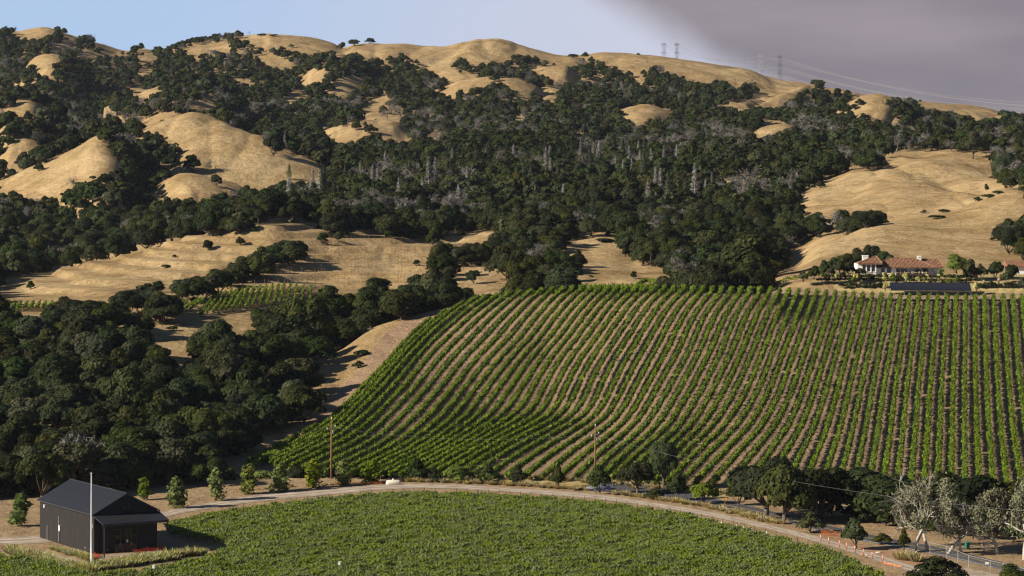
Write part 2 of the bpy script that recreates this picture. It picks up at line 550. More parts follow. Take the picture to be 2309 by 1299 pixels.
def ground(u, v, dmin=0):
    """first point of the land seen at a place in the photograph -> (x, y, z)"""
    i, fu = _uidx(np.clip(u, US[0], US[-1]))
    col = LV[i] * (1 - fu) + LV[i + 1] * fu
    ok = np.nonzero((col <= v) & (DS >= dmin))[0]
    if len(ok) == 0:
        j = int(np.argmin(np.where(DS >= dmin, col, 9e9)))
        d = DS[j]
    else:
        j = ok[0]
        if j == 0 or col[j - 1] <= col[j]:
            d = DS[j]
        else:
            t = (col[j - 1] - v) / (col[j - 1] - col[j])
            d = DS[j - 1] + np.clip(t, 0, 1) * (DS[j] - DS[j - 1])
    x = (u - UC) * d / F
    return np.array([x, d, float(height(x, d))])


def floor(u, v):
    """a point of the flat valley floor"""
    d = F * CZ / (v - VH)
    return np.array([(u - UC) * d / F, d, 0.0])


def project(p):
    p = np.asarray(p, float)
    return UC + p[..., 0] * F / p[..., 1], VH + (CZ - p[..., 2]) * F / p[..., 1]


def inside(px, py, poly):
    poly = np.asarray(poly, float)
    r = np.zeros(np.shape(px), bool)
    x0, y0 = poly[-1]
    for x1, y1 in poly:
        c = (y0 > py) != (y1 > py)
        with np.errstate(divide='ignore', invalid='ignore'):
            r ^= c & (px < (x1 - x0) * (py - y0) / (y1 - y0 + 1e-12) + x0)
        x0, y0 = x1, y1
    return r


ZK = 2.88625
TILE = {1: (0, 0), 2: (750, 0), 3: (1509, 0), 4: (0, 420), 5: (750, 420), 6: (1509, 420)}


def P(t, *c):
    ox, oy = TILE[t]
    return [(ox + x / ZK, oy + y / ZK) for x, y in c]


# open grass as it lies in view; oak wood fills the rest of the hills
CLEAR = [
    P(1, (90, 205), (180, 185), (280, 172), (345, 178), (300, 232), (200, 237), (130, 250)),
    P(1, (430, 205), (480, 205), (530, 240), (440, 245)),
    P(1, (625, 262), (700, 278), (840, 325), (700, 330), (650, 300)),
    P(1, (230, 365), (290, 338), (375, 348), (362, 400), (300, 430), (330, 472), (270, 492), (238, 470), (262, 430), (228, 415)),
    P(1, (560, 345), (645, 348), (622, 378), (566, 372)),
    P(1, (368, 300), (440, 265), (445, 300), (370, 328)),
    P(1, (880, 318), (960, 303), (1010, 315), (960, 332)),
    P(1, (900, 395), (960, 358), (1025, 358), (1005, 384), (915, 415)),
    P(1, (870, 468), (950, 438), (1005, 465), (940, 480)),
    P(1, (820, 540), (900, 553), (1035, 578), (985, 625), (900, 604), (836, 574)),
    P(1, (1205, 318), (1300, 288), (1485, 288), (1505, 318), (1350, 324), (1290, 360), (1238, 344)),
    P(1, (1550, 232), (1700, 225), (1850, 232), (2000, 242), (2170, 290), (2170, 312), (2080, 337), (2020, 342), (1930, 282), (1850, 282), (1820, 312), (1740, 292), (1720, 262), (1640, 252)),
    P(1, (1645, 342), (1760, 347), (1910, 400), (1880, 434), (1780, 434), (1720, 382)),
    P(1, (1515, 490), (1645, 488), (1605, 514), (1525, 514)),
    P(1, (2178, 325), (2309, 292), (2309, 332), (2220, 368)),
    P(1, (1990, 450), (2112, 468), (2084, 514), (1980, 560), (1955, 540), (2020, 500)),
    P(1, (2205, 520), (2309, 502), (2309, 584), (2220, 624), (2186, 602), (2240, 560)),
    P(1, (1850, 652), (1920, 608), (1985, 598), (1955, 644), (1890, 664)),
    P(1, (1298, 640), (1352, 628), (1402, 680), (1382, 702), (1308, 692)),
    P(1, (35, 678), (110, 652), (190, 656), (262, 688), (350, 740), (220, 724), (150, 718), (70, 704)),
    P(1, (890, 790), (1050, 742), (1180, 716), (1290, 714), (1350, 732), (1400, 772), (1500, 806), (1640, 866), (1745, 912), (1740, 965), (1800, 1012), (1950, 1000), (2050, 1056), (2115, 1100), (2112, 1165), (2000, 1172), (1870, 1162),
      (1830, 1182), (1700, 1228), (1560, 1192), (1462, 1180), (1380, 1150), (1370, 1200), (1440, 1240), (1420, 1262), (1280, 1254), (1150, 1274), (1060, 1284), (1005, 1244), (1080, 1182), (1135, 1150), (1110, 1110), (1130, 1060), (1205, 1010), (1205, 940), (1090, 900), (1080, 860), (1010, 818), (930, 802)),
    P(1, (0, 1140), (110, 1088), (230, 1088), (420, 998), (560, 898), (695, 876), (650, 942), (645, 1002), (720, 1032), (835, 1076), (800, 1114), (740, 1082), (650, 1102), (590, 1142), (560, 1152), (460, 1142), (388, 1192), (400, 1292), (350, 1292), (250, 1248), (100, 1232), (0, 1228)),
    P(1, (30, 962), (120, 922), (190, 912), (202, 942), (140, 964), (60, 984)),
    P(1, (0, 1000), (60, 990), (84, 1040), (0, 1074)),
    P(1, (2095, 788), (2200, 828), (2309, 848), (2309, 914), (2160, 904), (2108, 844)),
    P(2, (20, 328), (120, 298), (280, 282), (430, 287), (800, 285), (960, 246), (1050, 246), (1130, 262), (1250, 312), (1400, 342), (1520, 368), (1600, 380), (1560, 424), (1480, 404), (1330, 374), (1290, 330), (1200, 338), (1140, 378), (1060, 380), (1000, 400),
      (900, 400), (800, 358), (752, 430), (830, 484), (930, 484), (1010, 512), (1140, 502), (1190, 530), (1310, 560), (1400, 570), (1455, 600), (1444, 648), (1370, 644), (1330, 592), (1240, 582), (1190, 600), (1180, 546), (1050, 528), (960, 555), (860, 562), (720, 604),
      (645, 578), (765, 562), (755, 490), (680, 480), (580, 430), (550, 370), (480, 338), (440, 328), (360, 344), (270, 368), (220, 380), (150, 326), (80, 330), (50, 364)),
    P(2, (1300, 452), (1400, 438), (1540, 456), (1605, 486), (1615, 545), (1550, 524), (1500, 534), (1400, 494)),
    P(2, (1600, 388), (1740, 357), (2000, 352), (2309, 382), (2309, 492), (2250, 482), (2180, 450), (2130, 418), (2060, 402), (2040, 442), (1960, 454), (1880, 434), (1800, 402), (1700, 378)),
    P(2, (35, 520), (120, 502), (174, 518), (124, 560), (112, 604), (26, 624), (60, 570)),
    P(2, (176, 714), (330, 606), (385, 640), (304, 692), (240, 744), (190, 750)),
    P(2, (110, 768), (200, 752), (420, 756), (436, 800), (484, 850), (506, 914), (380, 906), (330, 912), (310, 830), (288, 792)),
    P(2, (0, 828), (124, 828), (132, 882), (60, 914), (0, 924)),
    P(2, (616, 870), (694, 848), (694, 924), (640, 894)),
    P(2, (1186, 598), (1265, 608), (1252, 644), (1200, 628)),
    P(2, (1885, 688), (2000, 676), (2150, 698), (2226, 708), (2172, 762), (2060, 772), (1960, 804), (1896, 762)),
    P(2, (1146, 740), (1264, 760), (1222, 794), (1168, 772)),
    P(2, (1955, 478), (2044, 508), (2012, 538), (1946, 512)),
    P(3, (0, 375), (220, 387), (440, 417), (560, 436), (700, 496), (780, 526), (870, 536), (910, 550), (855, 592), (802, 612), (782, 654), (722, 694), (690, 694), (600, 682), (540, 684), (440, 694), (290, 684), (330, 660), (480, 655), (606, 622), (606, 570), (560, 528), (500, 528), (440, 570), (400, 550), (360, 518), (280, 512), (180, 528), (120, 500), (60, 478), (60, 460), (0, 440)),
    P(3, (586, 785), (740, 782), (846, 798), (762, 832), (700, 854), (640, 884), (566, 874), (566, 850), (630, 825)),
    P(3, (1015, 558), (1075, 568), (1105, 590), (1030, 582)),
    P(3, (1210, 716), (1290, 662), (1402, 666), (1444, 720), (1454, 770), (1520, 790), (1594, 810), (1592, 844), (1470, 794), (1430, 834), (1408, 792), (1320, 752), (1280, 720)),
    P(3, (1625, 682), (1760, 682), (1990, 712), (2115, 740), (2082, 764), (1980, 784), (1960, 742), (1850, 712), (1700, 702)),
    P(3, (2065, 840), (2174, 828), (2162, 852), (2088, 862)),
    P(3, (1385, 1002), (1600, 984), (1900, 990), (2090, 1000), (2066, 1050), (2086, 1100), (2108, 1174), (2309, 1192), (2309, 1299), (930, 1299), (905, 1250), (975, 1230), (915, 1182), (1000, 1162), (1120, 1150), (1130, 1080), (1200, 1060), (1280, 1112), (1400, 1102), (1430, 1050), (1400, 1022)),
    P(6, (905, 0), (2309, 0), (2309, 198), (2190, 200), (2110, 240), (2050, 226), (2056, 262), (2160, 312), (2168, 420), (2262, 492), (2200, 502), (2090, 492), (1960, 522), (1950, 450), (1870, 420), (1780, 452), (1500, 468), (1480, 430), (1280, 378), (1180, 398), (1060, 428), (1000, 470), (1020, 502), (796, 534), (766, 450), (826, 400), (900, 350), (1080, 303), (1200, 288), (1450, 238), (1484, 210), (1350, 148), (1200, 150), (1100, 138), (1000, 178), (920, 138), (852, 110)),
    P(5, (0, 668), (0, 368), (80, 360), (80, 290), (150, 288), (330, 300), (356, 342), (680, 345), (760, 290), (830, 278), (950, 268), (1080, 288), (1104, 310), (950, 352), (840, 362), (780, 402), (740, 360), (636, 370), (616, 460), (640, 542), (600, 560), (476, 622), (440, 654), (300, 654), (100, 674)),
    P(5, (636, 694), (720, 640), (830, 578), (880, 538), (920, 526), (1060, 476), (1154, 510), (1100, 542), (1010, 602), (960, 644), (880, 620), (800, 622), (700, 672)),
    P(5, (1246, 272), (1400, 242), (1464, 254), (1350, 302), (1280, 292)),
    P(5, (1484, 402), (1620, 343), (1700, 326), (1820, 326), (1874, 360), (1890, 420), (1920, 446), (2012, 468), (2000, 522), (2100, 524), (2176, 560), (2176, 604), (2050, 602), (2040, 622), (1900, 644), (1700, 630), (1594, 574), (1596, 550), (1710, 460), (1640, 408), (1560, 442), (1504, 432)),
    P(5, (1906, 215), (2084, 258), (2066, 292), (1956, 272)),
    P(4, (0, 600), (110, 588), (280, 538), (450, 478), (600, 438), (800, 398), (1000, 347), (1150, 312), (1352, 302), (1360, 330), (1500, 330), (1700, 280), (1716, 210), (1866, 176), (1884, 240), (2000, 258), (2144, 258), (2144, 280), (2060, 300), (2050, 380), (2000, 390), (1950, 330), (1850, 306), (1696, 380), (1636, 440), (1560, 468), (1480, 468), (1450, 520), (1350, 520), (1340, 570), (1200, 556), (1120, 654), (1050, 606), (930, 592), (800, 640), (726, 650), (700, 700), (570, 676), (430, 700), (350, 764), (250, 780), (0, 790)),
    P(4, (1570, 654), (1700, 604), (1850, 544), (2000, 464), (2108, 430), (2040, 400), (2100, 370), (2309, 348), (2309, 668), (2020, 656), (1800, 644)),
    P(4, (1085, 824), (1300, 738), (1500, 688), (1700, 648), (2024, 650), (1900, 744), (1700, 764), (1600, 752), (1430, 834), (1320, 858)),
    P(4, (815, 934), (868, 888), (1000, 886), (1100, 902), (1264, 908), (1254, 962), (1204, 1044), (1190, 1084), (1080, 1084), (1036, 1040), (1020, 960), (930, 962), (860, 974)),
    P(4, (1416, 892), (1602, 848), (1644, 902), (1560, 954), (1530, 962), (1500, 912)),
]
HILL_ZONE = [(706, 806), (800, 755), (850, 735), (890, 722), (960, 700), (1010, 688), (1100, 660), (1150, 650), (1250, 640), (1600, 636), (1800, 632), (1850, 620), (2309, 560), (2600, 560), (2600, 1400), (500, 1400), (525, 1038), (592, 990), (688, 950), (728, 915), (770, 868), (734, 845)]
VINE_ZONE = [(575, 1035), (650, 1000), (720, 962), (770, 930), (825, 875), (880, 815), (950, 745), (1010, 705), (1090, 672), (1200, 652), (2600, 652), (2600, 1112), (1700, 1105), (1540, 1100), (1250, 1086), (800, 1082), (600, 1075)]
DIRT_ZONE = [(560, 1035), (625, 990), (695, 948), (735, 905), (785, 855), (840, 790), (870, 750), (905, 725), (960, 706), (1000, 700), (960, 760), (880, 850), (800, 935), (720, 985), (600, 1060)]


def build_ground():
    nu, nd = len(US), len(DS)
    UU, DD = np.meshgrid(US, DS, indexing='ij')
    V = np.stack([(UU - UC) * DD / F, DD, LZ], -1).reshape(-1, 3)
    idx = np.arange(nu * nd).reshape(nu, nd)
    Q = np.stack([idx[:-1, :-1], idx[1:, :-1], idx[1:, 1:], idx[:-1, 1:]], -1).reshape(-1, 4)
    seen = (LV <= LMIN + 3) & (UU > -400) & (UU < 2700)
    soil = (inside(UU, LV, VINE_ZONE) & (DD > 505) & (DD < 720)).astype(np.float32)
    dirt = (inside(UU, LV, DIRT_ZONE) & (DD > 505) & (DD < 740)).astype(np.float32)
    valley = np.clip((536 - DD) / 10, 0, 1).astype(np.float32)
    wood = np.ones_like(LV)
    for p in CLEAR + [HILL_ZONE, [(1790, 545), (2400, 545), (2400, 680), (1790, 668)]]:
        wood *= ~inside(UU, LV, p)
    wood = (wood * (DD > 530) * (LV > 80)).astype(np.float32)
    for _ in range(2):
        wood[1:-1, 1:-1] = (wood[1:-1, 1:-1] * 2 + wood[:-2, 1:-1] + wood[2:, 1:-1] + wood[1:-1, :-2] + wood[1:-1, 2:]) / 6
    me = mesh_np('ground', V, Q, M['ground'], smooth=True)
    for n, a in (('soil', soil), ('dirt', dirt), ('valley', valley), ('wood', wood)):
        at = me.attributes.new(n, 'FLOAT', 'POINT')
        at.data.foreach_set('value', np.ascontiguousarray(a.reshape(-1), dtype=np.float32))
    return kind(link('ground', me), 'structure')


def ground_material():
    m, nt, b = material('dry_hills', 0.95, 0.05)
    N, L = nt.nodes.new, nt.links.new
    geo = N('ShaderNodeNewGeometry')
    pos = geo.outputs['Position']

    def noise(scale, detail=5, rough=0.6, stretch=None):
        v = pos
        if stretch:
            mp = N('ShaderNodeMapping')
            mp.inputs['Scale'].default_value = stretch
            L(pos, mp.inputs[0])
            v = mp.outputs[0]
        n = N('ShaderNodeTexNoise')
        n.inputs['Scale'].default_value = scale
        n.inputs['Detail'].default_value = detail
        n.inputs['Roughness'].default_value = rough
        L(v, n.inputs['Vector'])
        return n.outputs['Fac']

    def ramp(f, *st):
        r = N('ShaderNodeValToRGB')
        e = r.color_ramp.elements
        e[0].position, e[0].color = st[0][0], st[0][1] + (1,)
        e[1].position, e[1].color = st[-1][0], st[-1][1] + (1,)
        for p_, c in st[1:-1]:
            e.new(p_).color = c + (1,)
        L(f, r.inputs[0])
        return r.outputs[0]

    def attr(n):
        a = N('ShaderNodeAttribute')
        a.attribute_name = n
        return a.outputs['Fac']

    def mix(f, a, c, t='MIX'):
        n = N('ShaderNodeMix')
        n.data_type = 'RGBA'
        n.blend_type = t
        if isinstance(f, (int, float)):
            n.inputs[0].default_value = f
        else:
            L(f, n.inputs[0])
        L(a, n.inputs[6])
        L(c, n.inputs[7])
        return n.outputs[2]

    def soft(a, nz, w=0.35):
        ad = N('ShaderNodeMath'); ad.operation = 'MULTIPLY_ADD'
        L(nz, ad.inputs[0]); ad.inputs[1].default_value = w * 2; ad.inputs[2].default_value = -w
        s = N('ShaderNodeMath'); s.operation = 'ADD'
        L(a, s.inputs[0]); L(ad.outputs[0], s.inputs[1])
        r = N('ShaderNodeMapRange'); r.interpolation_type = 'SMOOTHSTEP'
        L(s.outputs[0], r.inputs[0])
        r.inputs[1].default_value, r.inputs[2].default_value = 0.35, 0.65
        return r.outputs[0]
    fine = noise(1.1, 6, 0.75)
    mid = noise(0.09, 5, 0.65)
    big = noise(0.012, 4, 0.5)
    grass = ramp(mid, (0.28, (0.31, 0.205, 0.10)), (0.5, (0.43, 0.305, 0.155)), (0.72, (0.54, 0.40, 0.215)))
    grass = mix(0.55, grass, ramp(fine, (0.3, (0.19, 0.12, 0.055)), (0.7, (0.62, 0.47, 0.26))))
    grass = mix(0.30, grass, ramp(big, (0.35, (0.33, 0.22, 0.11)), (0.65, (0.53, 0.40, 0.22))))
    # dry patches and the contour trails of grazing cattle
    patch = ramp(noise(0.035, 6, 0.7), (0.42, (1, 1, 1)), (0.64, (0.66, 0.62, 0.52)))
    grass = mix(1.0, grass, patch, 'MULTIPLY')
    sxyz = N('ShaderNodeSeparateXYZ'); L(pos, sxyz.inputs[0])
    tz = N('ShaderNodeMath'); tz.operation = 'MULTIPLY_ADD'
    L(noise(0.03, 3, 0.5), tz.inputs[0]); tz.inputs[1].default_value = 9.0; L(sxyz.outputs[2], tz.inputs[2])
    tw = N('ShaderNodeMath'); tw.operation = 'PINGPONG'; L(tz.outputs[0], tw.inputs[0]); tw.inputs[1].default_value = 0.75
    trail = N('ShaderNodeMapRange'); L(tw.outputs[0], trail.inputs[0]); trail.inputs[1].default_value = 0.0; trail.inputs[2].default_value = 0.3
    tcol = ramp(trail.outputs[0], (0.0, (0.80, 0.76, 0.70)), (1.0, (1, 1, 1)))
    tmask = N('ShaderNodeMapRange'); L(noise(0.02, 3, 0.6), tmask.inputs[0]); tmask.inputs[1].default_value = 0.48; tmask.inputs[2].default_value = 0.62
    grass = mix(tmask.outputs[0], grass, mix(1.0, grass, tcol, 'MULTIPLY'))
    tus = ramp(noise(0.42, 4, 0.8), (0.30, (0.60, 0.54, 0.44)), (0.46, (1, 1, 1)))
    grass = mix(0.75, grass, tus, 'MULTIPLY')
    soilc = ramp(noise(1.6, 7, 0.8), (0.30, (0.14, 0.095, 0.056)), (0.5, (0.32, 0.226, 0.142)), (0.72, (0.49, 0.365, 0.235)))
    dirtc = ramp(noise(0.7, 7, 0.75), (0.3, (0.24, 0.16, 0.095)), (0.7, (0.40, 0.275, 0.175)))
    valc = mix(0.5, dirtc, ramp(noise(0.2, 6, 0.7), (0.3, (0.30, 0.20, 0.11)), (0.7, (0.45, 0.33, 0.17))))
    woodc = ramp(noise(0.25, 6, 0.75), (0.3, (0.20, 0.13, 0.065)), (0.7, (0.44, 0.31, 0.155)))
    nz = noise(0.16, 5, 0.7)
    c = mix(soft(attr('wood'), nz, 0.3), grass, woodc)
    c = mix(soft(attr('dirt'), nz, 0.2), c, dirtc)
    c = mix(soft(attr('soil'), nz, 0.15), c, soilc)
    c = mix(soft(attr('valley'), nz, 0.2), c, valc)
    L(c, b.inputs['Base Color'])
    hn = noise(0.75, 7, 0.8)
    bp = N('ShaderNodeBump')
    bp.inputs['Strength'].default_value = 0.85
    bp.inputs['Distance'].default_value = 0.6
    L(hn, bp.inputs['Height'])
    bp2 = N('ShaderNodeBump')
    bp2.inputs['Strength'].default_value = 0.75
    bp2.inputs['Distance'].default_value = 3.0
    L(noise(0.11, 5, 0.6), bp2.inputs['Height'])
    L(bp2.outputs[0], bp.inputs['Normal'])
    L(bp.outputs[0], b.inputs['Normal'])
    return m


M['ground'] = ground_material()
build_ground()


# ------------------------------------------------------------------ foliage builders
def unit(a):
    return a / np.maximum(np.linalg.norm(a, axis=-1, keepdims=True), 1e-9)


def cards(C, Nn, su, sv, rng, up=None):
    """leaf-clump faces: centre, normal, half width, half length -> verts, quads (pointed ends)"""
    n = len(C)
    Nn = unit(Nn)
    if up is None:
        up = rng.normal(size=(n, 3))
    t = unit(np.cross(Nn, up) + 1e-6)
    s = np.cross(Nn, t)
    su = np.broadcast_to(su, (n,))[:, None]
    sv = np.broadcast_to(sv, (n,))[:, None]
    j = lambda a: 1 + rng.uniform(-a, a, (n, 1))
    bend = Nn * (su * 0.35)
    p0 = C - s * sv * j(.3)
    p1 = C + t * su * j(.35) + s * sv * rng.uniform(-.3, .3, (n, 1)) - bend
    p2 = C + s * sv * j(.3)
    p3 = C - t * su * j(.35) + s * sv * rng.uniform(-.3, .3, (n, 1)) - bend
    V = np.stack([p0, p1, p2, p3], 1).reshape(-1, 3)
    Q = np.arange(4 * n).reshape(n, 4)
    return V, Q


def crown(rng, R, H, base, nblob, ncard, size, flat=0.8, spread=0.62):
    """clumps over a dome with gaps between them"""
    B, Rb = [], []
    for k in range(nblob):
        a = rng.uniform(0, 2 * math.pi)
        q = math.sqrt(rng.random())
        r = R * spread * q * rng.uniform(.85, 1.2)
        top = base + (H - base) * (0.80 - 0.42 * q * q)
        z = base + (top - base) * rng.uniform(0.35, 1.0) ** 0.8
        B.append((r * math.cos(a), r * math.sin(a), z))
        Rb.append(R * rng.uniform(.20, .42))
    B, Rb = np.array(B), np.array(Rb)
    w = Rb**2 / (Rb**2).sum()
    ids = rng.choice(nblob, int(ncard * 1.7), p=w)
    D = unit(rng.normal(size=(len(ids), 3)))
    D[:, 2] = np.where(D[:, 2] < -0.35, -D[:, 2], D[:, 2])
    rad = Rb[ids][:, None] * rng.uniform(.72, 1.12, (len(ids), 1))
    C = B[ids] + D * rad * np.array([1, 1, flat])
    dist = np.linalg.norm((C[:, None, :] - B[None]) / np.array([1, 1, flat]), axis=2) / Rb[None]
    keep = dist.min(1) > 0.66
    C, D = C[keep][:ncard], D[keep][:ncard]
    out = unit(C - np.array([0, 0, base + (H - base) * .25]))
    Nn = D * 1.0 + out * 0.5 + rng.normal(size=C.shape) * 0.38
    s = size * rng.uniform(.6, 1.35, len(C))
    V, Q = cards(C, Nn, s * .75, s, rng)
    return V, Q, B, Rb


def limbs(rng, R, H, base, B, tr, n=6, lean=0.3):
    """tapered trunk that forks into limbs reaching the clumps"""
    m = MB()
    f = Vector((rng.uniform(-lean, lean), rng.uniform(-lean, lean), base * .9))
    m.tube([(0, 0, -.4), (0, 0, .15), f * .5 + Vector((rng.uniform(-.1, .1), 0, 0)), f], [tr * 1.6, tr * 1.15, tr * .95, tr * .8], 7)
    for c in B[rng.permutation(len(B))[:n]]:
        c = Vector(c)
        mid = f.lerp(c, .5) + Vector((rng.uniform(-.4, .4), rng.uniform(-.4, .4), -.2)) * R * .12
        m.tube([f, mid, c], [tr * .6, tr * .38, tr * .14], 5)
    return m


def mb_arrays(m):
    """MB -> verts and quads (triangles repeat a corner is avoided: fan to quads)"""
    V = np.array(m.v, float)
    Q = [f for f in m.f if len(f) == 4]
    return V, np.array(Q, int)


def twigs(rng, H, spreadf=0.5, depth=4, r0=None, kids=3, droop=0.0, trunk_frac=0.3, wig=0.25):
    """bare branching: returns MB of thin tubes"""
    m = MB()
    r0 = r0 or H * .03

    def grow(p, d, ln, r, k):
        path, rad = [p], [r]
        q = Vector(p)
        for s in range(3):
            d = (d + Vector(rng.normal(size=3)) * wig * .6 + Vector((0, 0, -droop * .2))).normalized()
            q = q + d * (ln / 3)
            path.append(q)
            rad.append(r * (1 - .16 * (s + 1)))
        m.tube(path, rad, 5 if k >= depth - 1 else 3, cap=False)
        if k == 0:
            return
        for i in range(kids + (rng.random() < .5)):
            a = rng.uniform(0, 2 * math.pi)
            sd = d.cross(Vector((math.cos(a), math.sin(a), .3))).normalized()
            nd = (d * rng.uniform(.5, 1.0) + sd * spreadf * rng.uniform(.7, 1.4) + Vector((0, 0, .15 - droop))).normalized()
            t = rng.uniform(.45, 1.0)
            b = path[1].lerp(path[3], t)
            grow(b, nd, ln * rng.uniform(.55, .8), r * rng.uniform(.45, .62), k - 1)
    grow(Vector((0, 0, -.2)), Vector((rng.uniform(-.12, .12), rng.uniform(-.12, .12), 1)), H * trunk_frac, r0, depth)
    return m


def join_mesh(name, parts, mats):
    """parts: (V, Q, material index) of quads"""
    V, Q, I, o = [], [], [], 0
    for v, q, i in parts:
        V.append(v)
        Q.append(q + o)
        I.append(np.full(len(q), i))
        o += len(v)
    return mesh_np(name, np.concatenate(V), np.concatenate(Q), mats, np.concatenate(I))


class Kind:
    pass


def oak_kind(seed, R=5.0, H=8.5, base=2.0, nblob=26, ncard=2000, size=.42, leaf='leaf', bark='bark', tr=.32, nl=6, flat=.8, spread=.62):
    rng = np.random.default_rng(seed)
    k = Kind()
    V, Q, B, Rb = crown(rng, R, H, base, nblob, ncard, size, flat, spread)
    tm = limbs(rng, R, H, base, B, tr, nl)
    k.R, k.H = R, H
    k.crown = mesh_np('crown', V, Q, M[leaf])
    k.trunk = tm.mesh('trunk', M[bark], True)
    tv, tq = mb_arrays(tm)
    k.joined = join_mesh('tree', [(V, Q, 0), (tv, tq, 1)], [M[leaf], M[bark]])
    return k


def bare_kind(seed, H=7.0, spreadf=.6, depth=4, mat='twig_grey', kids=3, cloud=0, R=3.0, lmat='twig_grey', r0=None, droop=0.0, tf=.3):
    """leafless tree; a haze of fine twig ends as thin faces"""
    rng = np.random.default_rng(seed)
    k = Kind()
    k.R, k.H = R, H
    tm = twigs(rng, H, spreadf, depth, r0, kids, droop, tf)
    tv, tq = mb_arrays(tm)
    sc = H / tv[:, 2].max()
    tv = tv * sc
    tm.v = [tuple(p) for p in tv]
    k.trunk = tm.mesh('trunk', M[mat])
    if cloud:
        tips = tv[rng.integers(len(tv) // 3, len(tv), cloud)] + rng.normal(size=(cloud, 3)) * .35
        tips = tips[tips[:, 2] > H * .18]
        up = unit(rng.normal(size=(len(tips), 3)) + np.array([0, 0, .8]))
        V, Q = cards(tips, rng.normal(size=(len(tips), 3)), .05 * rng.uniform(.6, 1.6, len(tips)), .55 * rng.uniform(.5, 1.3, len(tips)), rng, up)
        k.crown = mesh_np('crown', V, Q, M[lmat])
        k.joined = join_mesh('tree', [(V, Q, 0), (tv, tq, 1)], [M[lmat], M[mat]])
    else:
        k.crown = None
        k.joined = join_mesh('tree', [(tv, tq, 0)], [M[mat]])
    return k


def conifer_kind(seed, H=13.0, R=2.6, n=900, leaf='leaf_conifer', dead=False):
    rng = np.random.default_rng(seed)
    k = Kind()
    k.R, k.H = R, H
    tm = MB()
    tm.tube([(0, 0, -.4), (0, 0, H * .5), (0, 0, H)], [.24, .15, .03], 6)
    t = rng.random(n) ** .8
    z = H * (.14 + .85 * t)
    lay = np.floor(t * 16)
    rr = R * (1 - t) ** .85 * (0.45 + .55 * rng.random(n)) * (0.75 + .5 * np.random.default_rng(seed + 9).random(17)[lay.astype(int)])
    a = rng.uniform(0, 2 * math.pi, n)
    C = np.stack([rr * np.cos(a), rr * np.sin(a), z - rr * .25], 1)
    radial = np.stack([np.cos(a), np.sin(a), -.35 + 0 * a], 1)
    nr = np.stack([-np.sin(a) * .3, np.cos(a) * .3, 1 + 0 * a], 1) + rng.normal(size=(n, 3)) * .4
    w = .1 if dead else .2
    V, Q = cards(C, nr, w * rng.uniform(.6, 1.4, n), .55 * rng.uniform(.5, 1.3, n), rng, radial)
    k.crown = mesh_np('crown', V, Q, M[leaf])
    for i in range(26):
        zz = H * rng.uniform(.15, .95)
        an = rng.uniform(0, 6.28)
        rl = R * (1 - zz / H) ** .85 * .95
        tm.tube([(0, 0, zz), (rl * math.cos(an), rl * math.sin(an), zz - rl * .3)], [.05, .015], 3, cap=False)
    mt = 'twig_pale' if dead else 'bark'
    k.trunk = tm.mesh('trunk', M[mt])
    tv, tq = mb_arrays(tm)
    k.joined = join_mesh('tree', [(V, Q, 0), (tv, tq, 1)], [M[leaf], M[mt]])
    return k


def shrub_kind(seed, R=1.4, H=1.7, n=420, leaf='leaf', size=.2, nblob=10):
    rng = np.random.default_rng(seed)
    k = Kind()
    k.R, k.H = R, H
    V, Q, B, Rb = crown(rng, R, H, .15, nblob, n, size, .9, .55)
    tm = MB()
    for c in B[:4]:
        tm.tube([(0, 0, -.2), tuple(c * .6), tuple(c)], [.06, .04, .015], 4)
    k.crown = mesh_np('foliage', V, Q, M[leaf])
    k.trunk = tm.mesh('stem', M['bark'])
    tv, tq = mb_arrays(tm)
    k.joined = join_mesh('shrub', [(V, Q, 0), (tv, tq, 1)], [M[leaf], M['bark']])
    return k


def young_kind(seed, H=4.6, R=1.5, n=760, leaf='leaf_fresh'):
    """staked young tree with an upright, ragged, pointed crown"""
    rng = np.random.default_rng(seed)
    k = Kind()
    k.R, k.H = R, H
    nb = 17
    t = np.linspace(0, 1, nb)
    prof = R * .62 * np.sin(np.clip(t * 1.25 + .35, 0, math.pi)) ** .8 * (1 - t * .45)
    a = rng.uniform(0, 6.28, nb)
    B = np.stack([prof * np.cos(a) * rng.random(nb), prof * np.sin(a) * rng.random(nb), H * (.20 + .76 * t)], 1)
    Rb = R * (.30 + .30 * (1 - t)) * rng.uniform(.75, 1.2, nb)
    ids = rng.choice(nb, n)
    D = unit(rng.normal(size=(n, 3)))
    C = B[ids] + D * Rb[ids][:, None] * rng.uniform(.6, 1.2, (n, 1))
    s = .25 * rng.uniform(.6, 1.3, n)
    V, Q = cards(C, D + rng.normal(size=(n, 3)) * .5, s * .8, s, rng)
    tm = MB()
    tm.tube([(0, 0, -.2), (0, 0, H * .5), (.03, 0, H * .95)], [.07, .05, .015], 5)
    for c in B[2:10]:
        tm.tube([(0, 0, c[2] - .35), tuple(c)], [.03, .01], 3, cap=False)
    k.stake = MB().tube([(.38, 0, -.2), (.38, 0, H * .36)], .035, 5).tube([(-.38, 0, -.2), (-.38, 0, H * .36)], .035, 5).mesh('stake', M['post_wood'])
    k.crown = mesh_np('crown', V, Q, M[leaf])
    k.trunk = tm.mesh('trunk', M['bark'], True)
    return k


M['post_wood'] = ramp_mat('weathered_wood', (0.16, 0.11, 0.07), (0.30, 0.22, 0.15), 4.0)

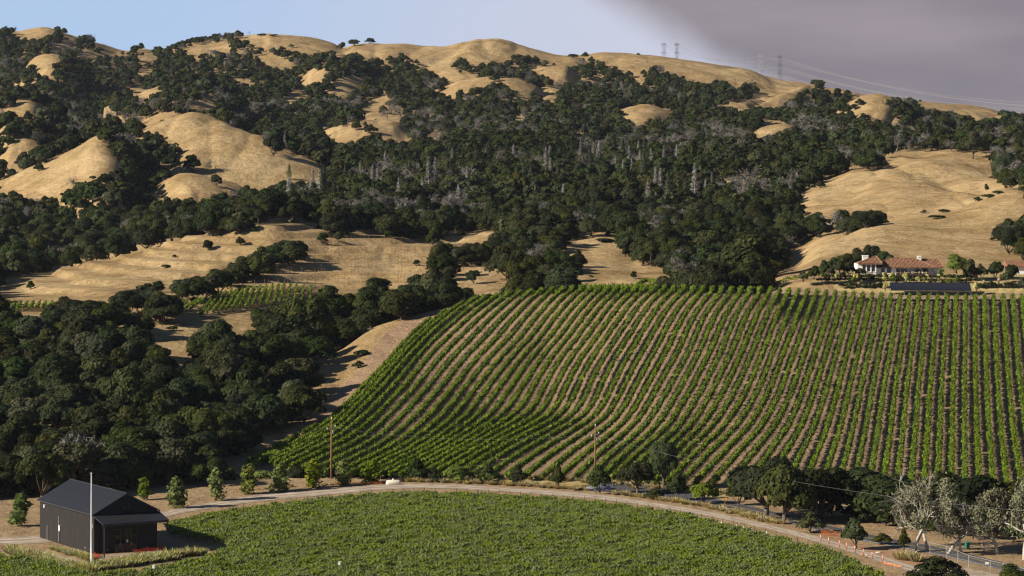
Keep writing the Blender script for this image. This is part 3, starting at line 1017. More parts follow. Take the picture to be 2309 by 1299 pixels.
OAK = [oak_kind(100 + i, R=5 * s, H=h, base=b, nblob=nb, ncard=4400, size=.31, spread=sp) for i, (s, h, b, nb, sp) in enumerate(
    [(1, 8.5, .7, 32, .62), (1.05, 8.0, .6, 36, .66), (.95, 9.2, .8, 30, .6), (1, 8.8, .5, 15, .70), (1.1, 7.8, .6, 18, .78), (.9, 9.0, .6, 22, .66)])]
NEAR = [oak_kind(150 + i, R=5, H=h, base=b, nblob=34, ncard=5600, size=.27, leaf='leaf_near', tr=.36, nl=8, spread=.66) for i, (h, b) in enumerate([(8.6, 2.2), (8.0, 2.0), (9.2, 1.8), (8.4, 1.2)])]
OLIVE = [oak_kind(180 + i, R=4.4, H=7.6, base=1.3, nblob=26, ncard=3000, size=.27, leaf='leaf_olive', nl=6) for i in range(2)]
FAR = [oak_kind(200 + i, R=5, H=h, base=1.0, nblob=nb, ncard=460, size=.78, nl=2, spread=sp) for i, (h, nb, sp) in enumerate([(8.2, 16, .62), (7.6, 20, .68), (9.0, 14, .58), (8.0, 12, .66), (7.2, 18, .7)])]
FAROL = [oak_kind(220 + i, R=4.2, H=7.0, base=.8, nblob=14, ncard=380, size=.7, leaf='leaf_olive', nl=2) for i in range(2)]
BARE = [bare_kind(240 + i, H=6.5, cloud=520, R=3.2, depth=3, kids=3, spreadf=.75) for i in range(4)]
FARBARE = [bare_kind(250 + i, H=6.0, cloud=260, R=3.2, depth=2, kids=4, spreadf=.9, r0=.12) for i in range(3)]
CONI = [conifer_kind(260 + i, H=13 + i, leaf='leaf_conifer') for i in range(3)]
SNAG = [conifer_kind(270 + i, H=12 + i, R=2.2, n=520, leaf='twig_pale', dead=True) for i in range(3)]
SHRUB = [shrub_kind(280 + i) for i in range(3)]
SHRUBO = [shrub_kind(290 + i, leaf='leaf_olive') for i in range(2)]
SHRUBF = [shrub_kind(295 + i, leaf='leaf_fresh') for i in range(2)]
SHRUBT = [shrub_kind(298, leaf='tuft', H=1.2)]
YOUNG = [young_kind(300 + i, H=h) for i, h in enumerate((4.6, 5.0, 4.2))]


def plant(k, name, label, cat, p, s, rz=None, group=None, sz=None, parts=('trunk', 'crown')):
    """a tree or shrub that is a thing of its own: an Empty at its foot with its parts"""
    r = RNG.uniform(0, 6.28) if rz is None else rz
    t = thing(name, label, cat, tuple(p), r, group, (s, s, sz or s))
    link(parts[0], k.trunk, t)
    if k.crown is not None:
        link(parts[1], k.crown, t)
    if hasattr(k, 'stake'):
        link('stake', k.stake, t)
    return t


def scatter(name, kinds, pts, idx, rot, scl, label=None):
    """one mass nobody could count: points that carry copies"""
    me = bpy.data.meshes.new(name)
    me.vertices.add(len(pts))
    me.vertices.foreach_set('co', np.ascontiguousarray(pts, dtype=np.float32).ravel())
    a = me.attributes.new('idx', 'INT', 'POINT'); a.data.foreach_set('value', np.asarray(idx, dtype=np.int32))
    R3 = np.zeros((len(pts), 3), np.float32); R3[:, 2] = rot
    a = me.attributes.new('rot', 'FLOAT_VECTOR', 'POINT'); a.data.foreach_set('vector', R3.ravel())
    a = me.attributes.new('scl', 'FLOAT_VECTOR', 'POINT'); a.data.foreach_set('vector', np.ascontiguousarray(scl, dtype=np.float32).ravel())
    o = kind(link(name, me), 'stuff')
    if label:
        o['label'] = label
    col = bpy.data.collections.new(name + '_kinds')
    for i, k in enumerate(kinds):
        col.objects.link(bpy.data.objects.new('%s_%02d' % (name, i), k if isinstance(k, bpy.types.Mesh) else k.joined))
    g = bpy.data.node_groups.new(name, 'GeometryNodeTree')
    g.interface.new_socket('Geometry', in_out='INPUT', socket_type='NodeSocketGeometry')
    g.interface.new_socket('Geometry', in_out='OUTPUT', socket_type='NodeSocketGeometry')
    N, L = g.nodes.new, g.links.new
    gi, go, ip, ci = N('NodeGroupInput'), N('NodeGroupOutput'), N('GeometryNodeInstanceOnPoints'), N('GeometryNodeCollectionInfo')
    ci.inputs['Collection'].default_value = col
    ci.inputs['Separate Children'].default_value = True
    ci.inputs['Reset Children'].default_value = True
    ip.inputs['Pick Instance'].default_value = True

    def na(n, t):
        x = N('GeometryNodeInputNamedAttribute')
        x.data_type = t
        x.inputs[0].default_value = n
        return x.outputs[0]
    L(gi.outputs[0], ip.inputs['Points']); L(ci.outputs[0], ip.inputs['Instance'])
    L(na('idx', 'INT'), ip.inputs['Instance Index']); L(na('rot', 'FLOAT_VECTOR'), ip.inputs['Rotation']); L(na('scl', 'FLOAT_VECTOR'), ip.inputs['Scale'])
    L(ip.outputs[0], go.inputs[0])
    o.modifiers.new('scatter', 'NODES').node_group = g
    return o


# ------------------------------------------------------------------ the hillside vineyard
ROWG = {
    0: [(969, 717), (928, 754), (896, 787), (863, 826), (820, 869), (798, 895), (768, 921), (724, 962), (672, 995), (600, 1030)],
    3: [(1075, 672), (1035, 698), (1000, 726), (960, 762), (928, 795), (890, 838), (868, 865), (830, 905), (790, 945), (750, 977), (690, 1010), (620, 1044)],
    10: [(1255, 645), (1225, 672), (1190, 710), (1156, 752), (1110, 800), (1080, 835), (1055, 865), (1000, 932), (960, 970), (906, 1008), (863, 1030), (790, 1066)],
    20: [(1466, 642), (1430, 675), (1400, 715), (1365, 765), (1335, 810), (1307, 865), (1288, 905), (1262, 935), (1210, 965), (1145, 1000), (1085, 1035), (1030, 1070)],
    27: [(1613, 648), (1580, 690), (1555, 735), (1530, 790), (1508, 830), (1489, 865), (1472, 895), (1440, 945), (1400, 984), (1355, 1020), (1300, 1072)],
    36: [(1801, 654), (1780, 700), (1758, 760), (1738, 810), (1716, 865), (1695, 907), (1660, 960), (1615, 1005), (1535, 1085)],
    45: [(1988, 663), (1972, 740), (1944, 865), (1925, 960), (1892, 1090)],
    54.5: [(2188, 667), (2188, 865), (2192, 1095)],
    59: [(2283, 667), (2301, 865), (2312, 960), (2338, 1100)],
    66: [(2432, 667), (2480, 865), (2510, 960), (2575, 1100)],
}


def row_guides():
    T = np.linspace(0, 1, 41)
    ks = sorted(ROWG)
    G = []
    for k in ks:
        p = np.array(ROWG[k], float)
        v = p[:, 1]
        vi = v[0] + (v[-1] - v[0]) * T
        G.append(np.stack([pchip(v, p[:, 0], vi), vi], 1))
    return ks, np.array(G)


def row_line(k, ks, G, lift=1.3):
    uv = np.stack([[pchip(ks, G[:, j, c], [k])[0] for c in (0, 1)] for j in range(G.shape[1])])
    pts = []
    for u, v in uv:
        p = ground(u, v, 505)
        pts.append(ground(u, v + lift * F / p[1], 505))
    return np.array(pts)


def resample(pts, step):
    s = np.concatenate([[0], np.cumsum(np.linalg.norm(np.diff(pts[:, :2], axis=0), axis=1))])
    n = max(2, int(s[-1] / step))
    t = np.linspace(0, s[-1], n)
    x, y = np.interp(t, s, pts[:, 0]), np.interp(t, s, pts[:, 1])
    return np.stack([x, y, height(x, y)], 1)


def vine_row(name, label, pts, group, seed, lo=.76, hi=1.66, per=40, shoots=11, wid=.30, gap=.012, cat='vine row', leaf='leaf_vine'):
    rng = np.random.default_rng(seed)
    base = pts[0].copy()
    q = resample(pts, .5) - base
    L_ = len(q) * .5
    tan = unit(np.gradient(q, axis=0))
    side = unit(np.stack([-tan[:, 1], tan[:, 0], 0 * tan[:, 0]], 1))
    vig = np.clip(1 + value_noise(np.arange(len(q)) / 9.0, np.full(len(q), seed * 3.1), 21) * .7 + rng.normal(size=len(q)) * .08, .5, 1.3)
    hole = np.repeat(rng.random(len(q) // 3 + 1) < gap, 3)[:len(q)]
    vig = np.where(hole, 0.0, vig)
    n = int(L_ * per)
    i = rng.integers(0, len(q), n)
    keep = rng.random(n) < vig[i]
    i = i[keep]
    n = len(i)
    h = lo + (hi - lo) * rng.beta(1.6, 1.4, n) * (.75 + .25 * vig[i])
    w = wid * (.75 + .5 * vig[i]) * rng.normal(size=n) * .62
    C = q[i] + tan[i] * rng.uniform(-.3, .3, (n, 1)) + side[i] * w[:, None]
    C[:, 2] += h
    Nn = side[i] * np.sign(w)[:, None] * .8 + np.array([0, 0, .9]) + rng.normal(size=(n, 3)) * .55
    s = .275 * rng.uniform(.7, 1.35, n)
    V1, Q1 = cards(C, Nn, s * .8, s, rng)
    m = int(L_ * shoots)
    i = rng.integers(0, len(q), m)
    i = i[rng.random(m) < vig[i] * .8]
    m = len(i)
    lean = side[i] * (rng.normal(size=m) * .55 + .25)[:, None] + tan[i] * (rng.normal(size=m) * .35)[:, None] + np.array([0, 0, 1.0])
    lean = unit(lean)
    ln = rng.uniform(.25, .52, m) * (.6 + .5 * vig[i])
    C = q[i] + side[i] * (rng.normal(size=m) * wid * .6)[:, None]
    C[:, 2] += hi - .15
    C += lean * ln[:, None] * .5
    nn = np.cross(lean, rng.normal(size=(m, 3)))
    V2, Q2 = cards(C, nn, .09 * rng.uniform(.7, 1.4, m), ln * .75, rng, lean)
    t = thing(name, label, cat, tuple(base), 0, group)
    me = mesh_np('foliage', np.concatenate([V1, V2]), np.concatenate([Q1, Q2 + len(V1)]), M[leaf])
    link('foliage', me, t)
    tr = []
    fc = []
    for a, st, hh, rr in ((0, 3, lo + .15, .022), (6, 12, hi + .12, .035)):
        for j in range(a, len(q), st):
            b = len(tr)
            x, y, z = q[j]
            for zz in (-.15, hh):
                for dx, dy in ((-rr, -rr), (rr, -rr), (rr, rr), (-rr, rr)):
                    tr.append((x + dx, y + dy, z + zz))
            fc += [(b + e, b + (e + 1) % 4, b + 4 + (e + 1) % 4, b + 4 + e) for e in range(4)]
    o = link('trellis', mesh_np('trellis', np.array(tr), np.array(fc), M['post_wood']), t)
    kind(o, 'stuff')
    return t


def hill_vineyard():
    ks, G = row_guides()
    out = []
    for k in range(0, 66):
        pts = row_line(k, ks, G)
        lab = vine_label(k)
        vine_row('vine_row', lab, pts, 'vine rows running up the hillside vineyard', 400 + k)
        out.append(pts)
    # short rows cut off by the track, and the headland row along the brow
    for j, (a, b) in enumerate((((716, 957), (560, 1040)), ((655, 990), (560, 1055)))):
        pts = np.array([ground(a[0] + (b[0] - a[0]) * t, a[1] + (b[1] - a[1]) * t + 14, 505) for t in np.linspace(0, 1, 8)])
        vine_row('vine_row', ('short vine row beside the dirt track, %s of two at the lower left' % ('upper', 'lower')[j]), pts, 'vine rows running up the hillside vineyard', 480 + j)
    pts = np.array([ground(u, v, 640) for u, v in ((1240, 661), (1350, 658), (1460, 655), (1560, 656), (1640, 657), (1680, 657))])
    pts[:, 1] += 14
    pts[:, 2] = height(pts[:, 0], pts[:, 1])
    vine_row('vine_row', 'vine row running level along the brow of the hill, left of the big lone oak', pts, 'vine rows along the brow', 490)
    pts = np.array([ground(u, v, 640) for u, v in ((1700, 655), (1760, 650), (1830, 641), (1870, 637))])
    pts[:, 1] += 6
    pts[:, 2] = height(pts[:, 0], pts[:, 1])
    vine_row('vine_row', 'shaded vine row between the big lone oak and the villa garden', pts, 'vine rows along the brow', 491, per=14)
    return out


ORD = ['first', 'second', 'third', 'fourth', 'fifth', 'sixth', 'seventh', 'eighth', 'ninth', 'tenth', 'eleventh', 'twelfth', 'thirteenth', 'fourteenth', 'fifteenth', 'sixteenth',
       'seventeenth', 'eighteenth', 'nineteenth', 'twentieth', 'twenty-first', 'twenty-second', 'twenty-third', 'twenty-fourth', 'twenty-fifth', 'twenty-sixth', 'twenty-seventh', 'twenty-eighth', 'twenty-ninth', 'thirtieth', 'thirty-first', 'thirty-second', 'thirty-third']


def vine_label(k):
    if k < 33:
        return 'curving green vine row, %s from the bare dirt track' % ORD[k]
    if k < 60:
        return 'straight green vine row, %s from the right edge of the hillside' % ORD[59 - k]
    return 'straight green vine row past the right edge of the picture, %s beyond' % ORD[k - 60]


VROWS = hill_vineyard()


def small_vineyard():
    tops = [(1220, 760), (1310, 740), (1345, 735), (1395, 720), (1430, 710), (1470, 700), (1510, 690), (1545, 685), (1580, 680), (1615, 670), (1655, 665), (1695, 655), (1735, 655), (1775, 650), (1815, 645), (1850, 640), (1890, 645), (1930, 645), (1975, 650), (2020, 650)]
    for i, (x, y) in enumerate(tops):
        dx, dy = (-110, 62) if i < 3 else (-(105 - i * 5), 118)
        a, b = P(4, (x, y + 22), (x + dx, y + 22 + dy))
        pts = np.array([ground(a[0] + (b[0] - a[0]) * t, a[1] + (b[1] - a[1]) * t, 660) for t in np.linspace(0, 1, 6)])
        vine_row('vine_row', 'short vine row in the small plot below the bare terraces, %s from the left' % ORD[i], pts, 'vine rows in the small plot', 500 + i, per=16, shoots=6, wid=.2)
    for i, u in enumerate((4, 16, 29, 42, 56, 70, 84, 98, 112)):
        pts = np.array([ground(u + 6 - 10 * t, 692 + 12 * t, 660) for t in np.linspace(0, 1, 4)])
        vine_row('vine_row', 'tiny vine row end near the left picture edge, %s from the edge' % ORD[i], pts, 'vine row ends at the left edge', 530 + i, per=16, shoots=6, wid=.2)


small_vineyard()


def valley_vineyard():
    rng = np.random.default_rng(77)
    V = []
    kinds = []
    for s in range(5):
        r = np.random.default_rng(600 + s)
        n = 150
        C = np.stack([r.uniform(-.8, .8, n), r.normal(size=n) * .28, .55 + 1.05 * r.beta(1.7, 1.3, n)], 1)
        Nn = np.stack([r.normal(size=n) * .5, C[:, 1] * 2.0, .8 + r.normal(size=n) * .3], 1) + r.normal(size=(n, 3)) * .4
        sz = .145 * r.uniform(.6, 1.4, n)
        V1, Q1 = cards(C, Nn, sz * .8, sz, r)
        m = 28
        lean = unit(np.stack([r.normal(size=m) * .55 + .25, r.normal(size=m) * .4, np.ones(m)], 1))
        ln = r.uniform(.3, .6, m)
        B0 = np.stack([r.uniform(-.8, .8, m), r.normal(size=m) * .22, r.uniform(.9, 1.35, m)], 1)
        nn = np.cross(lean, r.normal(size=(m, 3)))
        V2, Q2 = cards(B0 + lean * ln[:, None] * .5, nn, .06 * r.uniform(.7, 1.4, m), ln * .62, r, lean)
        tm = MB().tube([(0, 0, -.1), (.03, 0, .5), (0, 0, .95)], [.05, .04, .03], 4)
        if s == 0:
            tm.tube([(.5, 0, -.1), (.5, 0, 1.85)], .03, 4)
        tv, tq = mb_arrays(tm)
        kinds.append(join_mesh('vine', [(V1, Q1, 0), (V2, Q2, 0), (tv, tq, 1)], [M['leaf_vine2'], M['post_wood']]))
    a = math.radians(14)
    ux, uy = np.array([math.cos(a), math.sin(a)]), np.array([-math.sin(a), math.cos(a)])
    pts = []
    for j in range(-140, 140):
        for i in range(-160, 160):
            p = np.array([0, 430]) + ux * (i * 1.35 + rng.uniform(-.15, .15)) + uy * (j * 2.1 + rng.normal() * .05)
            pts.append((p[0], p[1], 0))
    pts = np.array(pts)
    pts = pts[(pts[:, 1] > 335) & (pts[:, 1] < 520)]
    u, v = project(pts)
    keep = inside(u, v, VINE_FLOOR) & (rng.random(len(pts)) > .03)
    pts = pts[keep]
    pts[:, 2] = height(pts[:, 0], pts[:, 1])
    n = len(pts)
    vg = .95 + value_noise(pts[:, 0] / 13, pts[:, 1] / 13, 31) * .22 + rng.normal(size=n) * .08
    scl = np.stack([np.full(n, 1.0), np.full(n, 1.0), np.clip(vg, .6, 1.25)], 1)
    scatter('vine_foliage', kinds, pts, rng.integers(0, 5, n), a + np.where(rng.random(n) < .5, 0, math.pi), scl, 'dense green vines filling the valley floor below the curved gravel road')


VINE_FLOOR = [(370, 1196), (470, 1175), (560, 1158), (650, 1147), (750, 1136), (850, 1128), (950, 1124), (1050, 1126), (1150, 1132), (1250, 1138), (1350, 1146), (1500, 1168), (1600, 1187), (1700, 1211), (1800, 1238), (1880, 1265), (1950, 1296), (2010, 1330), (2100, 1380), (2500, 1900), (-600, 1900), (-600, 1268), (0, 1266), (60, 1272), (130, 1290), (205, 1312), (300, 1306), (420, 1280), (520, 1252), (505, 1232), (440, 1222), (385, 1212)]
valley_vineyard()


# ------------------------------------------------------------------ woods
SKYOK = [(0, 40), (104, 150), (165, 228), (300, 540), (1835, 1850), (2005, 2080), (2255, 2309)]
GARDEN = [(1790, 560), (2400, 545), (2400, 680), (1790, 668)]
NOWOOD = [HILL_ZONE, GARDEN]


def wood_points():
    rng = np.random.default_rng(3)
    out = []
    for d0, d1, sp in ((484, 760, 6.0), (760, 1050, 5.6), (1050, 1500, 6.0), (1500, 2100, 6.8), (2100, 2580, 7.4)):
        xm = d1 * 1400 / F
        gx, gy = np.meshgrid(np.arange(-xm, xm, sp), np.arange(d0, d1, sp))
        x = gx.ravel() + rng.uniform(-.48, .48, gx.size) * sp
        y = gy.ravel() + rng.uniform(-.48, .48, gx.size) * sp
        z = height(x, y)
        out.append(np.stack([x, y, z, np.full(x.size, sp)], 1))
    p = np.concatenate(out)
    u, v = project(p[:, :3])
    d = p[:, 1]
    n = len(p)
    R = np.clip(rng.normal(4.1, 1.15, n), 2.0, 7.2)
    R *= np.where((d < 760), 1.12, 1.0)
    H = R * rng.uniform(1.35, 1.85, n)
    pm = F / d
    hid = hidden_row(u, d)
    keep = (u > -260) & (u < 2570) & (v - H * pm < hid - 2) & (v > 60)
    # thin spots follow the lie of the woods
    th = value_noise(p[:, 0] / 38, d / 60, 51)
    keep &= rng.random(n) < np.clip(.93 + th * 1.1, .3, 1)
    ok = np.ones(n, bool)
    skyv = np.interp(u, *zip(*SKYLINE))
    allow = np.zeros(n, bool)
    for a, b in SKYOK:
        allow |= (u > a) & (u < b)
    for fx, fz in ((0, .05), (0, .5), (0, .92), (-.75, .55), (.75, .55)):
        su, sv = u + fx * R * pm, v - fz * H * pm
        vis = sv < hid
        bad = np.zeros(n, bool)
        for poly in CLEAR + NOWOOD:
            bad |= inside(su, sv, poly)
        ok &= ~(bad & vis)
        ok &= ~((sv < skyv - np.where(allow, 14, -3)))
    keep &= ok & (d > 486) & ~(v > np.where(u < 300, 1130, np.where(u < 380, 1108, 1097)))
    i = np.nonzero(keep)[0]
    return p[i, :3], R[i], H[i], u[i], v[i], rng


def zone_text(u, v, d):
    if d < 790 and u < 800:
        if v > 955:
            return ('in the wood behind the black barn' if u < 330 else 'in the wood below the dirt track', 'oaks in the wood behind the barn')
        if v > 840:
            return ('in the ravine wood near the left edge' if u < 260 else ('in the middle of the dense ravine wood' if u < 520 else 'in the ravine wood beside the dirt track'), 'oaks in the ravine wood')
        if v > 745:
            return ('below the small dry clearing' if u < 480 else 'left of the golden knob', 'oaks in the upper ravine wood')
        return ('in the tree belt below the terraced hill' if u < 330 else 'around the small vine plot', 'oaks around the small vine plot')
    if d < 1030 and u < 780:
        return ('in the tree line on the terraced hill', 'oaks in the line across the terraced hill')
    if d < 1060 and u < 1290:
        return ('in the draw behind the vineyard brow', 'oaks in the draw behind the vineyard')
    if d < 1060 and u < 1860:
        return ('in the wood left of the villa', 'oaks in the wood left of the villa')
    if u > 2100:
        return ('on the golden slope above the villa', 'oaks at the right edge')
    return ('along the lower hill forest edge', 'oaks along the lower forest edge')


def woods():
    p, R, H, u, v, rng = wood_points()
    n = len(p)
    d = p[:, 1]
    pm = F / d
    # what grows where: evergreen oak, grey-leaved oak, leafless scrub, conifers
    k = np.zeros(n, int)
    g = value_noise(p[:, 0] / 55, d / 85, 61) + value_noise(p[:, 0] / 20, d / 30, 62) * .5
    r = rng.random(n)
    far = d > 1000
    k[(g > .18) & (r < np.where((u > 500) & (u < 1700), .42, .22)) & far] = 2
    k[(r > .975) & far] = 2
    k[(r > .985) & ~far] = 2
    k[(r < .09) & (g < .15)] = 1
    k[(r < .14) & ~far & (g > .05)] = 1
    band = (u > 640) & (u < 1620) & (d > 1130) & (d < 1420)
    k[band & (r > .86) & (g > .02)] = 3
    k[band & (r > .91) & (g > .02)] = 4
    k[(u > 130) & (u < 330) & (d > 1500) & (d < 1900) & (r > .7)] = 2
    # individuals: the largest in view
    big = R * pm
    low = v - H * pm
    inview = (u > -20) & (u < 2330) & (low < hidden_row(u, d) - 6)
    score = np.where(inview & (d < 1125), big * np.where(far, .9, 1), -1)
    order = np.argsort(-score)
    lim = {0: 225, 1: 60, 2: 30, 3: 0, 4: 0}
    cnt = {i: 0 for i in lim}
    indiv = np.zeros(n, bool)
    for i in order:
        if score[i] <= 0:
            break
        if cnt[k[i]] < lim[k[i]]:
            cnt[k[i]] += 1
            indiv[i] = True
    used = {}
    def name_it(lab):
        used[lab] = used.get(lab, 0) + 1
        j = used[lab] - 1
        return lab + ', ' + (ORD[j] if j < len(ORD) else 'last') + ' from the left'
    size_w = lambda s: 'broad' if s > 46 else ('mid-sized' if s > 32 else 'small')
    for i in sorted(np.nonzero(indiv)[0], key=lambda q: u[q]):
        zt, gp = zone_text(u[i], v[i], d[i])
        if k[i] == 0:
            kk = OAK[rng.integers(len(OAK))]
            plant(kk, 'oak_tree', name_it('%s dark oak %s' % (size_w(big[i]), zt)), 'tree', p[i] - (0, 0, .1), R[i] / kk.R, group=gp, sz=H[i] / kk.H)
        elif k[i] == 1:
            kk = OLIVE[rng.integers(len(OLIVE))]
            plant(kk, 'oak_tree', name_it('%s grey-green oak %s' % (size_w(big[i]), zt)), 'tree', p[i] - (0, 0, .1), R[i] / kk.R, group='grey-green ' + gp, sz=H[i] / kk.H)
        else:
            kk = BARE[rng.integers(len(BARE))]
            plant(kk, 'bare_tree', name_it('%s leafless tree %s' % (size_w(big[i]), zt)), 'tree', p[i] - (0, 0, .1), R[i] / kk.R, group='leafless trees, ' + gp, sz=H[i] / kk.H)
    rest = ~indiv
    parts = (('oak_forest', 0, FAR, d > 0, 'evergreen oak forest covering the hills'),
             ('grey_oak_forest', 1, FAROL, d > 0, 'paler grey-green oaks spread through the hill forest'),
             ('leafless_scrub', 2, FARBARE, d > 0, 'greyish leafless scrub between the oaks on the hills'),
             ('conifer_stand', 3, CONI, d > 0, 'grey-green conifers in the middle of the hill forest'),
             ('dead_conifer_stand', 4, SNAG, d > 0, 'dead grey conifers in the middle of the hill forest'))
    for name, kk, kinds, cond, lab in parts:
        s = np.nonzero(rest & (k == kk) & cond)[0]
        if len(s) == 0:
            continue
        idx = rng.integers(0, len(kinds), len(s))
        kr = np.array([q.R for q in kinds])[idx]
        kh = np.array([q.H for q in kinds])[idx]
        if kk in (3, 4):
            f = rng.uniform(.65, 1.2, len(s))
            scl = np.stack([f, f, f], 1)
        else:
            scl = np.stack([R[s] / kr, R[s] / kr, H[s] / kh], 1)
        pp = p[s].copy()
        pp[:, 2] -= .15
        if kk == 0:
            near = d[s] < 1130
            idn = rng.integers(0, len(OAK), len(s))
            sn = np.stack([R[s] / 5, R[s] / 5, H[s] / np.array([q.H for q in OAK])[idn]], 1)
            scatter('oak_wood', OAK, pp[near], idn[near], rng.uniform(0, 6.28, near.sum()), sn[near], 'dark oaks filling the woods behind the larger trees')
            pp, idx, scl = pp[~near], idx[~near], scl[~near]
        scatter(name, kinds, pp, idx, rng.uniform(0, 6.28, len(pp)), scl, lab)
    print('woods', n, 'individual', indiv.sum(), cnt)
    # underwood: low scrub in the woods so that the ground between the trunks is not bare
    m = rng.integers(0, n, n)
    m = m[(d[m] < 1200)]
    q = p[m] + np.concatenate([rng.normal(size=(len(m), 2)) * 3.2, np.zeros((len(m), 1))], 1)
    q[:, 2] = height(q[:, 0], q[:, 1])
    uu, vv = project(q)
    good = (q[:, 1] > 490) & (vv < np.where(uu < 300, 1128, 1092))
    for poly in CLEAR + NOWOOD:
        good &= ~inside(uu, vv - 8, poly)
    q = q[good]
    f = rng.uniform(.5, 1.4, len(q))
    allk = SHRUB + SHRUBO
    scatter('underwood', allk, q, rng.choice(len(allk), len(q), p=[.28, .28, .28, .08, .08]), rng.uniform(0, 6.28, len(q)), np.stack([f, f, f * .9], 1), 'low scrub under the oaks')


woods()

# single trees and shrubs that stand in the open: photo place of the foot, crown radius in photo pixels, height in photo pixels
LONE = [
    (OAK, 469, 564, 15, 27, 'rounded small oak alone on the bare terraced hill, left of a smaller bush'),
    (OAK, 542, 553, 12, 22, 'small round bush tree on the terraced hill right of the rounded oak'),
    (OAK, 69, 653, 11, 23, 'small dark tree alone low on the bare slope near the left edge'),
    (OAK, 727, 549, 17, 29, 'dark round tree at the top corner of the staked terraces, left of a paler one'),
    (OLIVE, 762, 546, 16, 27, 'paler round tree beside the dark one at the top of the staked terraces'),
    (OAK, 992, 604, 29, 60, 'tall rounded oak standing at the right end of the staked terraces'),
    (OAK, 947, 664, 32, 54, 'big round dark oak at the lower right end of the staked terraces'),
    (OAK, 1303, 604, 23, 44, 'dark round oak at the left side of the golden clearing behind the vineyard'),
    (OAK, 1429, 628, 9, 19, 'tiny tree alone in the golden clearing behind the vineyard'),
    (OAK, 939, 600, 10, 18, 'small dark bush in the dry grass left of the tall rounded oak'),
    (OAK, 1067, 640, 19, 36, 'round oak on the dry slope just above the left brow of the vineyard'),
    (OAK, 999, 538, 18, 24, 'low dark bush tree at the forest edge above the staked terraces'),
    (OAK, 1039, 534, 11, 18, 'small bush at the forest edge right of the low dark bush tree'),
    (OAK, 88, 386, 12, 22, 'small umbrella-shaped tree alone on the left golden shoulder'),
    (OAK, 433, 388, 24, 44, 'open-crowned oak on the golden knoll among bare saplings'),
    (OAK, 488, 420, 18, 32, 'compact dark oak on the front of the golden knoll'),
    (OAK, 617, 352, 26, 46, 'dark oak on the right flank of the golden knoll'),
    (OLIVE, 2193, 358, 34, 70, 'lone yellowish-green oak with a visible trunk on the flat golden hilltop'),
    (OAK, 1876, 400, 40, 66, 'large dark oak at the left edge of the flat golden hill'),
    (OAK, 1960, 385, 30, 46, 'dark oak clump reaching onto the flat golden hill'),
    (OAK, 1850, 424, 14, 18, 'low bush at the left edge of the golden hill below the large oak'),
    (OAK, 770, 112, 13, 20, 'leftmost of three round oaks on the skyline, left of the highest bare hill'),
    (OAK, 799, 104, 15, 18, 'middle of three round oaks on the skyline, left of the highest bare hill'),
    (OAK, 834, 99, 15, 15, 'rightmost of three round oaks on the skyline, left of the highest bare hill'),
    (OAK, 1292, 130, 13, 10, 'low bush on the skyline in the saddle right of the highest bare hill'),
    (OAK, 1319, 129, 10, 13, 'round bush on the skyline in the saddle right of the highest bare hill'),
    (OAK, 1439, 124, 6, 5, 'tiny bush on the bare skyline left of the power pylons'),
    (OAK, 590, 81, 14, 7, 'low bush on the bare skyline at the left, beside the small mast'),
    (OAK, 617, 82, 10, 6, 'flat bush on the bare skyline at the left, farther from the small mast'),
    (OAK, 1850, 200, 16, 22, 'oak standing on the falling skyline right of the power pylons'),
    (OAK, 1889, 212, 11, 16, 'round bush on the falling skyline right of the skyline oak'),
    (OAK, 1912, 215, 11, 14, 'second round bush on the falling skyline, farther right'),
    (OAK, 1692, 664, 98, 134, 'big lone dark oak standing alone on the brow of the vineyard hill'),
    (OAK, 1630, 640, 52, 74, 'broad dark oak left behind the big lone oak on the brow'),
    (OAK, 2276, 575, 40, 74, 'dark oak at the right picture edge above the villa'),
    (OAK, 2306, 590, 30, 60, 'dark oak cut by the right picture edge above the villa'),
    (OAK, 905, 722, 50, 80, 'spreading oak on the rim just left of the vineyard brow'),
    (OAK, 735, 735, 66, 100, 'large round oak above the bare grey tree, left of the golden knob'),
    (OAK, 850, 700, 55, 82, 'wide dark oak between the small vine plot and the vineyard brow'),
]
for i, (ks_, uu, vv, rp, hp, lab) in enumerate(LONE):
    p_ = ground(uu, vv)
    if uu in (1692, 1630):
        p_ = ground(uu, 659, 640); p_[1] += 22 if uu == 1692 else 40; p_[0] = (uu - UC) * p_[1] / F; p_[2] = float(height(p_[0], p_[1]))
        hp += max(0, float(project(p_)[1]) - vv)
    k_ = ks_[i % len(ks_)]
    sc_ = p_[1] / F
    plant(k_, 'oak_tree', lab, 'tree', p_ - (0, 0, .1), rp * sc_ / k_.R, sz=hp * sc_ / k_.H)

